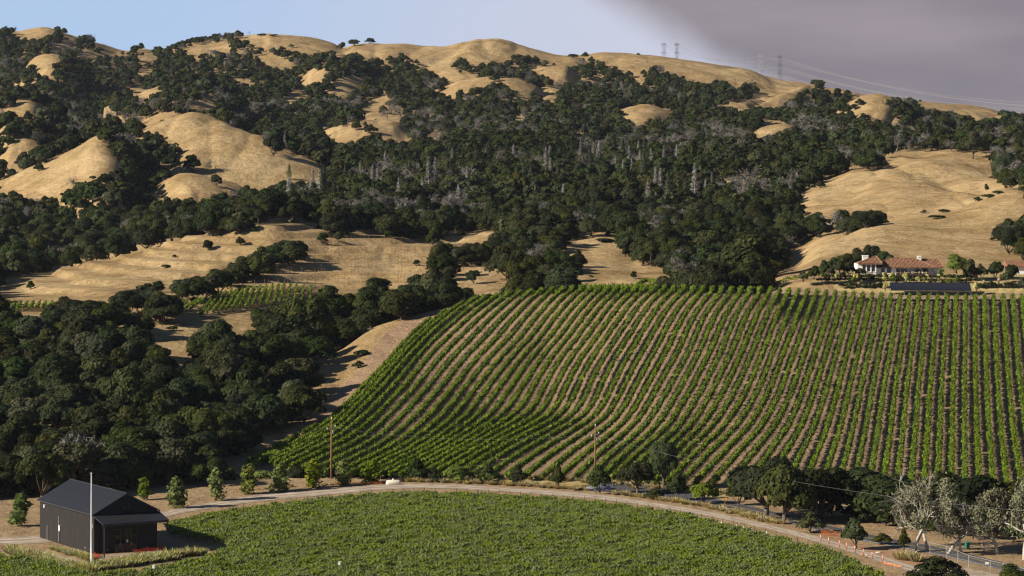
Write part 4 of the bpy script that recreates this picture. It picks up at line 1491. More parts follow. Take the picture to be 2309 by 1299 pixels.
for i, (uu, vv, rp, hp, lab) in enumerate([
        (374, 605, 13, 11, 'low round shrub in the middle of the bare terraced slope'), (393, 581, 6, 9, 'small shrub on the terraced slope above the low round shrub'),
        (207, 590, 8, 10, 'small shrub at the upper edge of the bare slope, left part'), (264, 576, 5, 5, 'tiny shrub near the crest of the bare slope'), (7, 642, 9, 11, 'small shrub at the left picture edge on the bare slope'),
        (2084, 481, 9, 8, 'left small shrub on the golden slope above the villa'), (2112, 493, 24, 10, 'long low shrub patch on the golden slope above the villa'), (2129, 480, 14, 11, 'round shrub in the fold of the golden slope above the villa'),
        (2205, 455, 13, 11, 'lower left shrub of the gully on the right golden slope'), (2228, 447, 20, 12, 'broad shrub in the gully on the right golden slope'), (2250, 437, 16, 9, 'upper right shrub of the gully on the right golden slope'), (2224, 430, 8, 15, 'upright shrub above the gully on the right golden slope'),
        (2237, 543, 7, 9, 'small round shrub on the golden slope left of the right-edge oaks'), (815, 802, 20, 17, 'dark shrub on the golden knob beside the fence'), (809, 829, 16, 15, 'lower dark shrub on the bare dirt of the knob'),
        (333, 742, 16, 12, 'low green shrub at the left side of the small dry clearing'), (388, 745, 14, 13, 'low green shrub in the middle of the small dry clearing'), (1332, 625, 8, 5, 'flat shrub in the golden clearing behind the vineyard'),
        (1411, 579, 12, 24, 'upright shrub on the right side of the golden clearing'), (1365, 545, 26, 10, 'low green shrubs along the top of the golden clearing'), (1395, 540, 24, 10, 'second low green shrub along the top of the golden clearing')]):
    k_ = SHRUB[i % 3]
    p_ = ground(uu, vv)
    sc_ = p_[1] / F
    plant(k_, 'shrub', lab, 'shrub', p_, rp * sc_ / k_.R, sz=hp * sc_ / k_.H, parts=('stem', 'foliage'))
p_ = ground(989, 632); plant(SHRUBF[0], 'shrub', 'bright green rounded shrub below the tall rounded oak', 'shrub', p_, 12 * p_[1] / F / 1.4, sz=24 * p_[1] / F / 1.7, parts=('stem', 'foliage'))
k_ = shrub_kind(299, leaf='leaf_red')
p_ = ground(314, 722); plant(k_, 'shrub', 'dark red-leaved shrub at the left end of the small vine plot', 'shrub', p_, 14 * p_[1] / F / 1.4, sz=22 * p_[1] / F / 1.7, parts=('stem', 'foliage'))
k_ = bare_kind(310, H=8, cloud=700, depth=4, kids=3, spreadf=.8, mat='bark_pale', lmat='twig_grey', r0=.16)
for uu, vv, hp, lab in ((776, 754, 74, 'pale bare tree with fine branches in the ravine left of the golden knob'), (728, 790, 52, 'leaning pale bare tree beside the golden knob'), (413, 388, 30, 'left bare sapling beside the open-crowned oak on the knoll'), (474, 386, 28, 'right bare sapling beside the open-crowned oak on the knoll'), (1872, 525, 52, 'pale bare tree at the left foot of the golden hill behind the villa')):
    p_ = ground(uu, vv)
    plant(k_, 'bare_tree', lab, 'tree', p_, hp * p_[1] / F / 8)
k_ = conifer_kind(320, leaf='leaf_fresh')
p_ = ground(652, 405); plant(k_, 'conifer_tree', 'single green conifer at the right foot of the golden knoll', 'tree', p_, 36 * p_[1] / F / 13)

# fallen-dead snags that rise above the central forest
for i, (uu, vv, hp) in enumerate(((1240, 355, 62), (1338, 352, 66), (945, 395, 60), (1158, 350, 58), (1020, 360, 60), (860, 420, 55), (725, 425, 60), (1490, 335, 55), (1440, 345, 62), (1095, 345, 40))):
    k_ = SNAG[i % 3]
    p_ = ground(uu, vv + 22, 1050)
    plant(k_, 'dead_conifer', 'tall dead grey conifer rising above the central hill forest', 'tree', p_, .82 * hp * p_[1] / F / k_.H, group='dead conifers above the central forest')
for i, (uu, vv, hp) in enumerate(((1385, 340, 62), (1010, 395, 55), (1290, 345, 52), (1190, 365, 45), (1405, 348, 58), (1075, 360, 52), (905, 345, 45))):
    k_ = CONI[i % 3]
    p_ = ground(uu, vv + 22, 1050)
    plant(k_, 'conifer_tree', 'grey-green conifer rising above the central hill forest', 'tree', p_, hp * p_[1] / F / k_.H, group='conifers above the central forest')


# ------------------------------------------------------------------ valley floor: roads and paths
M['gravel'] = ramp_mat('pale_gravel', (0.25, 0.195, 0.145), (0.43, 0.35, 0.27), 0.5, 0.95, 0.05, 0.5, 8)
M['track'] = ramp_mat('packed_wheel_track', (0.36, 0.30, 0.24), (0.56, 0.48, 0.39), 0.35, 0.95, 0.05, 0.3, 7)
M['asphalt'] = ramp_mat('old_asphalt', (0.055, 0.055, 0.06), (0.095, 0.093, 0.095), 1.2, 0.9, 0.2, 0.3, 8)
M['concrete'] = ramp_mat('tan_concrete', (0.27, 0.21, 0.15), (0.42, 0.34, 0.26), 0.7, 0.9, 0.1, 0.2, 6)
M['yellow_paint'] = ramp_mat('worn_yellow_paint', (0.40, 0.27, 0.04), (0.55, 0.38, 0.07), 3.0)
M['white_paint'] = ramp_mat('white_paint', (0.70, 0.69, 0.67), (0.84, 0.83, 0.81), 1.5, 0.5, 0.4)
M['red_soil'] = ramp_mat('orange_soil', (0.24, 0.135, 0.075), (0.40, 0.25, 0.15), 0.8, 0.95, 0.05, 0.6, 7)
M['verge'] = ramp_mat('dry_verge', (0.26, 0.19, 0.08), (0.46, 0.36, 0.17), 0.7, 0.95, 0.05, 0.8, 8)


def strip(name, up, lo, mat, z, n=90, wob=.0):
    """surface between two edge lines drawn on the valley floor"""
    def samp(pts):
        pts = np.array([floor(*p) for p in pts])
        s = np.concatenate([[0], np.cumsum(np.linalg.norm(np.diff(pts, axis=0), axis=1))])
        t = np.linspace(0, s[-1], n)
        return np.stack([pchip(s, pts[:, 0], t), pchip(s, pts[:, 1], t)], 1)
    a, b = samp(up), samp(lo)
    r = np.random.default_rng(len(name))
    a[:, 1] += r.normal(size=n) * wob
    b[:, 1] += r.normal(size=n) * wob
    rows = [a + (b - a) * t for t in np.linspace(0, 1, 5)]
    V = np.concatenate([np.column_stack([q, height(q[:, 0], q[:, 1]) + z]) for q in rows])
    idx = np.arange(5 * n).reshape(5, n)
    Q = np.stack([idx[:-1, :-1], idx[1:, :-1], idx[1:, 1:], idx[:-1, 1:]], -1).reshape(-1, 4)
    return kind(link(name, mesh_np(name, V, Q, mat)), 'structure')


GR_UP = [(-300, 1215), (0, 1212), (90, 1208), (250, 1185), (370, 1153), (460, 1136), (560, 1121), (650, 1113), (750, 1107), (860, 1101), (950, 1099), (1050, 1101), (1150, 1106), (1250, 1111), (1350, 1118), (1500, 1137), (1600, 1154), (1700, 1175), (1800, 1199), (1900, 1226), (2000, 1257), (2090, 1286), (2160, 1312), (2300, 1370)]
GR_LO = [(-300, 1233.0), (0, 1229.3), (90, 1225.3), (250, 1199.4), (370, 1166.7), (460, 1149.0), (560, 1134.7), (650, 1125.2), (750, 1117.8), (860, 1109.6), (950, 1106.9), (1050, 1108.9), (1150, 1113.9), (1250, 1119.6), (1350, 1127.4), (1500, 1147.8), (1600, 1165.5), (1700, 1187.2), (1800, 1212.0), (1900, 1240.4), (2000, 1273.6), (2090, 1304.7), (2160, 1333.6), (2300, 1395.2)]
strip('gravel_road', GR_UP, GR_LO, M['gravel'], .045, 140, .12)
for f0, f1 in ((.22, .38), (.60, .76)):
    strip('wheel_track', [(a[0], a[1] + (b[1] - a[1]) * f0) for a, b in zip(GR_UP, GR_LO)], [(a[0], a[1] + (b[1] - a[1]) * f1) for a, b in zip(GR_UP, GR_LO)], M['track'], .055, 140, .1)
AS = [(1330, 1103), (1400, 1106), (1480, 1113), (1600, 1132), (1745, 1163), (1850, 1190), (1990, 1220), (2090, 1238), (2200, 1262), (2309, 1290), (2600, 1370)]
strip('asphalt_road', [(u, v - 8.5) for u, v in AS], [(u, v + 8.5) for u, v in AS], M['asphalt'], .04, 120, .05)
strip('road_line', [(u, v - .9) for u, v in AS[3:]], [(u, v - .2) for u, v in AS[3:]], M['yellow_paint'], .052, 80)
strip('road_edge_line', [(u, v + 7.2) for u, v in AS[2:]], [(u, v + 7.8) for u, v in AS[2:]], M['white_paint'], .052, 80)
strip('dirt_shoulder', [(1790, 1199), (1850, 1211), (1930, 1226), (2040, 1253), (2105, 1263)], [(1830, 1209), (1900, 1233), (1960, 1250), (2030, 1272), (2120, 1290)], M['red_soil'], .03, 60, .3)
strip('gravel_yard', [(2090, 1266), (2180, 1282), (2330, 1310)], [(2100, 1300), (2200, 1330), (2330, 1350)], M['gravel'], .03, 40, .2)
strip('grass_verge', [(900, 1078), (1050, 1080), (1250, 1086), (1400, 1090), (1560, 1100), (1640, 1112)], [(900, 1096), (1050, 1097), (1250, 1106), (1400, 1111), (1560, 1127), (1640, 1140)], M['verge'], .02, 60, .4)
strip('walkway', [(20, 1240), (80, 1243), (130, 1252), (205, 1268), (232, 1272)], [(20, 1250), (75, 1254), (125, 1264), (190, 1280), (228, 1284)], M['concrete'], .05, 40)
strip('porch_slab', [(214, 1254), (290, 1248), (360, 1241), (395, 1239)], [(226, 1268), (300, 1261), (372, 1253), (402, 1250)], M['concrete'], .06, 30)

# ------------------------------------------------------------------ the black barn
M['black_wood'] = ramp_mat('charred_boards', (0.014, 0.0125, 0.012), (0.036, 0.032, 0.030), 1.0, 0.75, 0.3, 0.4, 6, stretch=(6, 6, .25))
M['dark_metal'] = ramp_mat('dark_roof_metal', (0.017, 0.018, 0.022), (0.026, 0.027, 0.032), 0.5, 0.5, 0.35, 0, 3)
M['dark_steel'] = ramp_mat('dark_steel', (0.03, 0.03, 0.032), (0.05, 0.05, 0.052), 2.0, 0.5, 0.4)
M['grey_steel'] = ramp_mat('galvanised_steel', (0.34, 0.34, 0.35), (0.46, 0.46, 0.47), 2.0, 0.45, 0.5, metal=.3)
M['glass'] = ramp_mat('dark_glass', (0.008, 0.009, 0.010), (0.014, 0.015, 0.016), 0.5, 0.08, 0.5)
M['orange'] = ramp_mat('safety_orange', (0.62, 0.11, 0.02), (0.78, 0.16, 0.03), 2.0)
M['red_net'] = ramp_mat('red_netting', (0.34, 0.03, 0.02), (0.48, 0.05, 0.03), 2.0)
M['orange_net'] = ramp_mat('orange_netting', (0.55, 0.16, 0.05), (0.72, 0.24, 0.08), 2.0)
M['shaded_net'] = ramp_mat('shaded_netting', (0.22, 0.07, 0.02), (0.34, 0.11, 0.035), 2.0)  # orange netting darkened to brown: the shade on it is put into the colour
M['meter'] = ramp_mat('pale_plastic', (0.55, 0.56, 0.58), (0.68, 0.69, 0.71), 3.0, 0.4)


def barn():
    W, L, HE, HR, OV = 10.7, 23.0, 6.35, 9.15, .35
    a = math.radians(31)
    t = thing('black_barn', 'black timber barn with dark metal gable roof and lean-to porch', 'barn', tuple(floor(212, 1250)), a)
    sl = (HR - HE) / (W / 2)

    def wall(name, pts, off, ribs):
        m = MB()
        m.prism(pts, off)
        for r in ribs:
            m.box(*r)
        return m.build(name, M['black_wood'], t)
    ys = np.arange(.15, L, .34)
    wl = wall('side_wall', [(0, 0, 0), (0, L, 0), (0, L, HE), (0, 0, HE)], (.2, 0, 0), [(-.02, .0, y, y + .04, .02, HE - .02) for y in ys])
    wall('side_wall', [(W, 0, 0), (W, L, 0), (W, L, HE), (W, 0, HE)], (-.2, 0, 0), [])
    g = [(.2, 0, 0), (W - .2, 0, 0), (W - .2, 0, HE), (W / 2, 0, HR - .1), (.2, 0, HE)]
    wf = wall('gable_wall', g, (0, .2, 0), [(x, x + .04, -.02, 0, .02, HE + sl * min(x, W - x) - .15) for x in np.arange(.3, W - .2, .34)])
    wall('gable_wall', [(x, L, z) for x, _, z in g], (0, -.2, 0), [])
    # standing-seam roof, panel by panel
    n = 24
    for side in (0, 1):
        pm = MB()
        pw = (L + 2 * OV) / n
        x0, x1 = -OV, W / 2
        z0, z1 = HE - sl * OV + .1, HR + .1
        pm.poly([(x0, 0, z0), (x1, 0, z1), (x1, pw - .004, z1), (x0, pw - .004, z0), (x0, 0, z0 - .1), (x1, 0, z1 - .1), (x1, pw - .004, z1 - .1), (x0, pw - .004, z0 - .1)],
                [(0, 1, 2, 3)[::-1], (4, 5, 6, 7), (0, 4, 5, 1)[::-1], (1, 5, 6, 2)[::-1], (2, 6, 7, 3)[::-1], (3, 7, 4, 0)[::-1]])
        for yy in (0.0,):
            pm.poly([(x0, yy, z0), (x1, yy, z1), (x1, yy + .05, z1), (x0, yy + .05, z0), (x0, yy, z0 + .03), (x1, yy, z1 + .03), (x1, yy + .05, z1 + .03), (x0, yy + .05, z0 + .03)],
                    [(4, 5, 6, 7)[::-1], (0, 1, 5, 4)[::-1], (2, 3, 7, 6)[::-1], (3, 0, 4, 7)[::-1]])
        me = pm.mesh('roof_panel', M['dark_metal'])
        for i in range(n):
            o = link('roof_panel', me, t)
            if side == 0:
                o.location = (0, -OV + i * pw, 0)
            else:
                o.rotation_euler = (0, 0, math.pi)
                o.location = (W, -OV + (i + 1) * pw, 0)
    MB().tube([(W / 2, -OV - .02, HR + .13), (W / 2, L + OV + .02, HR + .13)], .12, 6).build('ridge_cap', M['dark_metal'], t)
    MB().prism([(-OV, -OV - .06, HE - sl * OV - .08), (W / 2, -OV - .06, HR - .08), (W + OV, -OV - .06, HE - sl * OV - .08), (W + OV, -OV - .06, HE - sl * OV + .12), (W / 2, -OV - .06, HR + .12), (-OV, -OV - .06, HE - sl * OV + .12)], (0, .05, 0)).build('barge_board', M['dark_steel'], t)
    MB().box(-OV - .12, -OV - .005, -OV, L + OV, HE - sl * OV - .08, HE - sl * OV + .08).build('gutter', M['dark_steel'], t)
    # porch
    D = 4.1
    n = 12
    pw = (W + .5) / n
    zt, zb = 6.15, 5.15
    pm = MB().poly([(0, -.02, zt), (0, -D - .15, zb), (pw - .004, -D - .15, zb), (pw - .004, -.02, zt), (0, -.02, zt - .09), (0, -D - .15, zb - .09), (pw - .004, -D - .15, zb - .09), (pw - .004, -.02, zt - .09)],
                   [(0, 1, 2, 3), (7, 6, 5, 4), (0, 4, 5, 1), (1, 5, 6, 2), (2, 6, 7, 3), (3, 7, 4, 0)])
    pm.poly([(0, -.02, zt), (0, -D - .15, zb), (.05, -D - .15, zb), (.05, -.02, zt), (0, -.02, zt + .03), (0, -D - .15, zb + .03), (.05, -D - .15, zb + .03), (.05, -.02, zt + .03)], [(4, 5, 6, 7), (0, 1, 5, 4), (3, 2, 6, 7), (1, 2, 6, 5)])
    me = pm.mesh('porch_roof_panel', M['dark_metal'])
    for i in range(n):
        link('porch_roof_panel', me, t).location = (-.25 + i * pw, 0, 0)
    MB().box(-.2, W + .2, -D, -D + .16, zb - .36, zb - .1).build('porch_beam', M['dark_steel'], t)
    for x in (0.0, W - .12):
        MB().box(x, x + .14, -D, -D + .14, -.1, zb - .36).build('post', M['dark_steel'], t)
        MB().prism([(x + .02, -.02, zt - .42), (x + .02, -D, zb - .3), (x + .02, -D, zb - .12), (x + .02, -.02, zt - .2)], (.1, 0, 0)).build('rafter', M['dark_steel'], t)
    # glazed doors in four leaves
    for i in range(4):
        x = 3.45 + i * .94
        f = MB()
        for b in ((x, x + .07, 0, 3.7), (x + .85, x + .92, 0, 3.7), (x + .07, x + .85, 0, .1), (x + .07, x + .85, 3.6, 3.7)):
            f.box(b[0], b[1], -.1, -.025, b[2], b[3])
        o = f.build('glass_door', M['dark_steel'], t)
        MB().box(x + .07, x + .85, -.06, -.04, .1, 3.6).build('pane', M['glass'], o)
        MB().box(x + (.1 if i % 2 else .78), x + (.13 if i % 2 else .81), -.16, -.1, .9, 1.5).build('handle', M['grey_steel'], o)
    MB().box(5.45, 5.72, -.065, -.062, 1.5, 1.95).build('notice', M['white_paint'], t)
    w = MB().box(4.85, 5.85, -.05, -.022, 6.75, 7.6).build('gable_window', M['dark_steel'], t)
    MB().box(4.93, 5.77, -.056, -.051, 6.82, 7.53).build('pane', M['glass'], w)
    for x in (2.2, 8.9):
        MB().box(x, x + .1, -.1, -.022, .5, .62).build('wall_light', M['meter'], t)
    # fittings on the long wall
    for y in (1.2, 3.4):
        MB().box(-.09, -.022, y, y + .16, .55, .72).build('wall_light', M['meter'], t)
    MB().box(-.2, -.022, 13.9, 14.4, 2.1, 3.0).build('meter_box', M['meter'], t)
    MB().tube([(-.1, 14.6, .3), (-.1, 14.6, 4.4)], .05, 6).build('conduit', M['grey_steel'], t)
    MB().box(-.3, -.022, 20.3, 20.7, 5.2, 5.7).build('flood_light', M['meter'], t)
    d = MB().box(-.06, -.022, 19.2, 20.3, 0, 2.4).build('side_door', M['dark_steel'], t)
    MB().tube([(-.1, 19.35, 1.05), (-.1, 19.5, 1.05)], .03, 6).build('handle', M['grey_steel'], d)
    MB().box(-.16, -.022, .25, .55, 4.1, 4.7).build('vent', M['meter'], t)


barn()

p_ = floor(206, 1273)
t = thing('flagpole', 'tall white flagpole without a flag in front of the black barn', 'flagpole', tuple(p_))
MB().lathe([(.20, -.2), (.20, .05), (.13, .08), (.12, 4), (.10, 9), (.065, 13.7), (.05, 13.75)], sides=12).build('pole', M['white_paint'], t, True)
MB().lathe([(.02, 13.7), (.10, 13.76), (.13, 13.86), (.10, 13.97), (.02, 14.02)], sides=10).build('finial', M['white_paint'], t, True)
MB().tube([(.15, 0, .3), (.13, 0, 13.6)], .012, 4).tube([(.13, -.05, 1.3), (.13, .08, 1.3)], .03, 5).build('halyard', M['grey_steel'], t)


def netting(name, label, pts, h, mat, group=None, post=True, cell=.22):
    """sagging plastic net between posts: real strands"""
    p = np.array([floor(*q) for q in pts])
    t = thing(name, label, 'barrier', tuple(p[0]), 0, group)
    p = p - p[0]
    m = MB()
    r = np.random.default_rng(len(label))
    for a, b in zip(p[:-1], p[1:]):
        L = np.linalg.norm(b - a)
        n = max(2, int(L / cell))
        tops = []
        for i in range(n + 1):
            s = i / n
            q = a + (b - a) * s
            top = h - .22 * math.sin(math.pi * s) * (.6 + .5 * r.random())
            tops.append((q[0], q[1], top))
            m.box(q[0] - .03, q[0] + .03, q[1] - .012, q[1] + .012, .05, top)
        for k in range(int(h / cell) + 1):
            f = 1 - k * cell / h
            for c, e in zip(tops[:-1], tops[1:]):
                z0, z1 = c[2] * f + .05, e[2] * f + .05
                m.poly([(c[0], c[1], z0 - .035), (e[0], e[1], z1 - .035), (e[0], e[1], z1 + .035), (c[0], c[1], z0 + .035)], [(0, 1, 2, 3)])
    m.build('net', mat, t)
    for q in p:
        MB().tube([(q[0], q[1], -.2), (q[0], q[1], h + .12)], .035, 5).build('post', M['dark_steel'], t)


netting('safety_net', 'red plastic safety netting on the left end of the barn porch', [(213, 1258), (222, 1261), (235, 1259)], .85, M['red_net'])
netting('safety_net', 'red safety netting along the shaded right half of the barn porch', [(300, 1250), (330, 1246), (360, 1243), (377, 1241)], .8, M['red_net'])
netting('safety_net', 'sagging orange safety netting left of the white gas tank', [(757, 1100), (785, 1101), (812, 1101), (836, 1100), (862, 1099)], 1.15, M['orange_net'])
netting('safety_net', 'orange safety netting in the shade behind the first striped delineator posts', [(1850, 1206), (1876, 1209), (1896, 1212)], .9, M['shaded_net'])
netting('safety_net', 'collapsed orange netting by the last striped delineator posts', [(1990, 1270), (2012, 1276), (2034, 1280)], .32, M['orange_net'])


def delineator(u, v, label, h=1.12):
    t = thing('delineator_post', label, 'traffic post', tuple(floor(u, v)), RNG.uniform(0, 1), 'orange delineator posts along the bare soil')
    MB().lathe([(.22, 0), (.22, .05), (.1, .09), (.06, .1)], sides=8).build('base', M['dark_steel'], t)
    MB().lathe([(.075, .08), (.085, .5), (.085, h - .06), (.05, h)], sides=8).build('tube', M['orange'], t, True)
    for z in (h - .22, h - .42):
        MB().lathe([(.088, z), (.088, z + .1)], sides=8).build('band', M['white_paint'], t)


DEL = [(1851, 1221), (1869, 1227), (1893, 1234), (1909, 1239), (1928, 1246), (1947, 1254), (1954, 1258), (1967, 1260), (1991, 1268)]
for i, (u_, v_) in enumerate(DEL):
    delineator(u_, v_, 'orange delineator post with white bands beside the gravel road, %s from the left' % ORD[i], .7 if i == 6 else 1.15)
delineator(187, 1261, 'small orange marker on the walkway left of the flagpole', .7)

p_ = floor(1980, 1247)
t = thing('access_cover', 'round pale access cover lying on the orange soil', 'cover', tuple(p_))
MB().lathe([(.55, 0), (.55, .1), (.5, .13)], sides=14).build('rim', M['concrete'], t)
MB().lathe([(.42, .12), (.42, .16), (.38, .17)], sides=14).build('lid', M['white_paint'], t)

# ------------------------------------------------------------------ gas tank, bin, poles, fences
p_ = floor(887, 1100)
t = thing('gas_tank', 'cream horizontal gas tank on a red stand beside the gravel road', 'tank', tuple(p_), math.radians(8))
m = MB()
prof = [(-1.42, .05), (-1.38, .28), (-1.25, .45), (-1.0, .56), (0, .57), (1.0, .56), (1.25, .45), (1.38, .28), (1.42, .05)]
m.tube([(x, 0, .95) for x, r in prof], [r for x, r in prof], 16)
M['cream'] = ramp_mat('cream_paint', (0.66, 0.60, 0.47), (0.76, 0.70, 0.57), 1.5, 0.45, 0.4)
m.build('vessel', M['cream'], t, True)
MB().lathe([(.22, 1.48), (.22, 1.68), (.16, 1.74)], sides=10).build('valve_cover', M['cream'], t, True)
for x in (-.8, .8):
    MB().box(x - .09, x + .09, -.4, .4, -.1, .46).build('leg', M['red_net'], t)

M['bin_green'] = ramp_mat('green_plastic', (0.02, 0.13, 0.09), (0.03, 0.19, 0.13), 2.0, 0.5, 0.4)
t = thing('wheelie_bin', 'dark green wheeled refuse bin under the trees beside the asphalt road', 'bin', tuple(floor(2181, 1238)), .3)
MB().poly([(-.26, -.28, .05), (.26, -.28, .05), (.26, .28, .05), (-.26, .28, .05), (-.33, -.38, 1.0), (.33, -.38, 1.0), (.33, .36, 1.0), (-.33, .36, 1.0)], [(3, 2, 1, 0), (4, 5, 6, 7), (0, 1, 5, 4), (1, 2, 6, 5), (2, 3, 7, 6), (3, 0, 4, 7)]).build('body', M['bin_green'], t)
MB().prism([(-.36, -.42, 1.0), (-.36, .40, 1.0), (-.36, .40, 1.14), (-.36, -.1, 1.14), (-.36, -.42, 1.06)], (.72, 0, 0)).build('lid', M['bin_green'], t)
for x in (-.3, .24):
    MB().tube([(x, .34, .13), (x + .06, .34, .13)], .13, 10).build('wheel', M['dark_steel'], t)
MB().tube([(-.25, .46, 1.02), (.25, .46, 1.02)], .025, 6).build('handle', M['dark_steel'], t)

M['pole_wood'] = ramp_mat('brown_pole_wood', (0.15, 0.075, 0.035), (0.27, 0.15, 0.08), 1.5, 0.9, 0.1, 0.3, 5, stretch=(4, 4, .4))


def utility_pole(u, v, h, label, arm_dir):
    p = floor(u, v)
    t = thing('utility_pole', label, 'utility pole', tuple(p))
    MB().tube([(0, 0, -.4), (0, 0, h * .5), (.05, 0, h)], [.19, .16, .12], 8).build('pole', M['pole_wood'], t, True)
    c = math.cos(arm_dir); s = math.sin(arm_dir)
    a = MB().tube([(-1.25 * c, -1.25 * s, h - 1.9), (1.25 * c, 1.25 * s, h - 1.55)], .09, 4).build('crossarm', M['grey_steel'], t)
    for f in (-1.15, .0, 1.15):
        z = h - 1.72 + f * .14
        MB().lathe([(.05, z), (.09, z + .12), (.09, z + .3), (.04, z + .36)], f * c, f * s, 8).build('insulator', M['white_paint'], a)
    MB().lathe([(.05, h), (.09, h + .1), (.08, h + .35), (.03, h + .4)], .05, 0, 8).build('insulator', M['white_paint'], t)
    MB().lathe([(.16, h - 2.9), (.18, h - 2.8), (.18, h - 2.2), (.1, h - 2.1)], .3, .1, 8).build('transformer', M['grey_steel'], t, True)
    return p + np.array([0, 0, h - 1.6])


pa = utility_pole(747, 1090, 12.4, 'brown wooden utility pole at the lower left of the hill vineyard', .9)
pb = utility_pole(1342, 1098, 11.6, 'brown wooden utility pole in front of the vineyard beside the parked car', .9)


def wire(name, label, a, b, sag, r, group=None, n=24):
    a, b = np.array(a), np.array(b)
    pts = [tuple(a * (1 - s) + b * s - np.array([0, 0, sag * 4 * s * (1 - s)]) - a) for s in np.linspace(0, 1, n)]
    o = link(name, MB().tube(pts, r, 4).mesh(name, M['wire']))
    o.location = tuple(a)
    tag(o, label, 'power line', group)


M['wire'] = ramp_mat('bare_wire', (0.30, 0.29, 0.28), (0.42, 0.41, 0.40), 0.3, 0.5, 0.5)
pr = floor(2040, 1268) + np.array([0, 0, 9.8])
far_r = floor(2500, 1330) + np.array([0, 0, 10.5])
wire('overhead_wire', 'thin overhead wire sloping right from the pole beside the parked car', pb, far_r, 2.6, .008)
wire('overhead_wire', 'thin overhead wire between the two wooden utility poles', pa, pb, 1.6, .008)

# chain-link fence at the lower right
FP = [(2097, 1250), (2135, 1259), (2160, 1270), (2184, 1280), (2233, 1292), (2262, 1299), (2290, 1306), (2330, 1316)]
pts = np.array([floor(*q) for q in FP])
t = thing('chain_link_fence', 'grey chain-link fence with top rail at the lower right by the asphalt road', 'fence', tuple(pts[0]))
pts = pts - pts[0]
HF = 1.85
for i, q in enumerate(pts):
    MB().tube([(q[0], q[1], -.2), (q[0], q[1], HF + .06)], .045, 6).build('post', M['grey_steel'], t)
for a, b in zip(pts[:-1], pts[1:]):
    MB().tube([(a[0], a[1], HF), (b[0], b[1], HF)], .032, 5).build('rail', M['grey_steel'], t)
    m = MB()
    L_ = np.linalg.norm(b - a)
    n = int(L_ / .28)
    for i in range(-int(HF / .28), n):
        for sg in (1, -1):
            s0, z0, s1, z1 = i * .28, 0.05, i * .28 + HF, HF
            if s0 < 0:
                z0 += -s0; s0 = 0
            if s1 > L_:
                z1 -= s1 - L_; s1 = L_
            if sg < 0:
                s0, s1 = L_ - s0, L_ - s1
            p0, p1 = a + (b - a) * s0 / L_, a + (b - a) * s1 / L_
            m.tube([(p0[0], p0[1], z0), (p1[0], p1[1], z1)], .005, 3, cap=False)
    kind(m.build('wire_mesh', M['grey_steel'], t), 'stuff')
s_ = MB().box(-.28, .28, -.02, .0, 1.15, 1.5).build('notice', M['white_paint'], t)
s_.location = (pts[4][0] * .85 + pts[3][0] * .15, pts[4][1] * .85 + pts[3][1] * .15 - .06, 0)

# markers and rails by the road
for u_, v_, h_, lab in ((1487, 1113, 1.7, 'rusty orange marker post left of the roadside shrubs'), (1634, 1146, 1.9, 'rusty marker post at the left side of the large roadside oaks')):
    t = thing('marker_post', lab, 'post', tuple(floor(u_, v_)))
    MB().box(-.09, .09, -.07, .07, -.2, h_).build('post', M['pole_wood'], t)
    MB().box(-.12, .12, -.1, -.075, h_ - .45, h_ - .05).build('plate', M['orange'], t)
t = thing('pipe_gate', 'low brown pipe gate between the young trees beside the gravel road', 'gate', tuple(floor(1146, 1099)), .02)
for x in (0, 2.2, 4.6):
    MB().tube([(x, 0, -.2), (x, 0, 1.05)], .05, 6).build('post', M['pole_wood'], t)
MB().tube([(0, 0, 1.0), (4.6, 0, 1.0)], .045, 6).build('rail', M['pole_wood'], t)
for i, (u_, v_) in enumerate(((1232, 1103), (1295, 1106), (1399, 1116), (1456, 1121), (1203, 1101), (1515, 1128))):
    o = link('fence_post', MB().tube([(0, 0, -.2), (0, 0, 1.1)], .06, 6).tube([(0, 0, 1.08), (0, 0, 1.14)], .07, 6).mesh('fence_post', M['pole_wood']))
    o.location = tuple(floor(u_, v_))
    tag(o, 'short brown fence post beside the gravel road, number %s in the row' % ('one', 'two', 'three', 'four', 'five', 'six')[sorted((1203, 1232, 1295, 1399, 1456, 1515)).index(u_)] + ' from the left', 'post', 'short posts by the gravel road')

# white grow tubes and trellis end posts at the far edge of the valley vines
tube_me = MB().lathe([(.10, -.05), (.11, .3), (.10, .85), (.09, .86)], sides=7).mesh('grow_tube', M['white_paint'], True)
for i, (u_, v_) in enumerate([(1151, 1127), (1167, 1129), (1177, 1131), (1211, 1134), (1227, 1135), (1241, 1137), (1257, 1139), (1272, 1141), (1577, 1176), (1594, 1181), (1611, 1184), (1627, 1188), (1644, 1191), (1661, 1195), (1678, 1198), (1696, 1203), (1729, 1211)]):
    o = link('grow_tube', tube_me)
    o.location = tuple(floor(u_, v_))
    j = i if i < 8 else i - 8
    tag(o, 'white vine grow tube at the %s road edge, %s from the left there' % ('middle' if i < 8 else 'right-hand', ORD[j]), 'grow tube', 'white grow tubes by the gravel road')
rng_ = np.random.default_rng(9)
ntube = 0
for k in range(2, 30):
    row = VROWS[k]
    for _ in range(3):
        s = rng_.uniform(.12, .75)
        if rng_.random() < .55:
            continue
        q = row[int(s * (len(row) - 1))]
        o = link('grow_tube', tube_me)
        x, y = q[0] + rng_.uniform(.9, 1.3), q[1]
        o.location = (x, y, float(height(x, y)))
        o.scale = (.9, .9, .95)
        tag(o, 'small white grow tube standing between the curving vine rows', 'grow tube', 'white grow tubes on the hillside vineyard')
post_me = MB().tube([(0, 0, -.2), (0, 0, 1.9)], .045, 5).tube([(0, 0, 1.3), (.55, 0, .1)], .02, 4).mesh('trellis_post', M['dark_steel'])
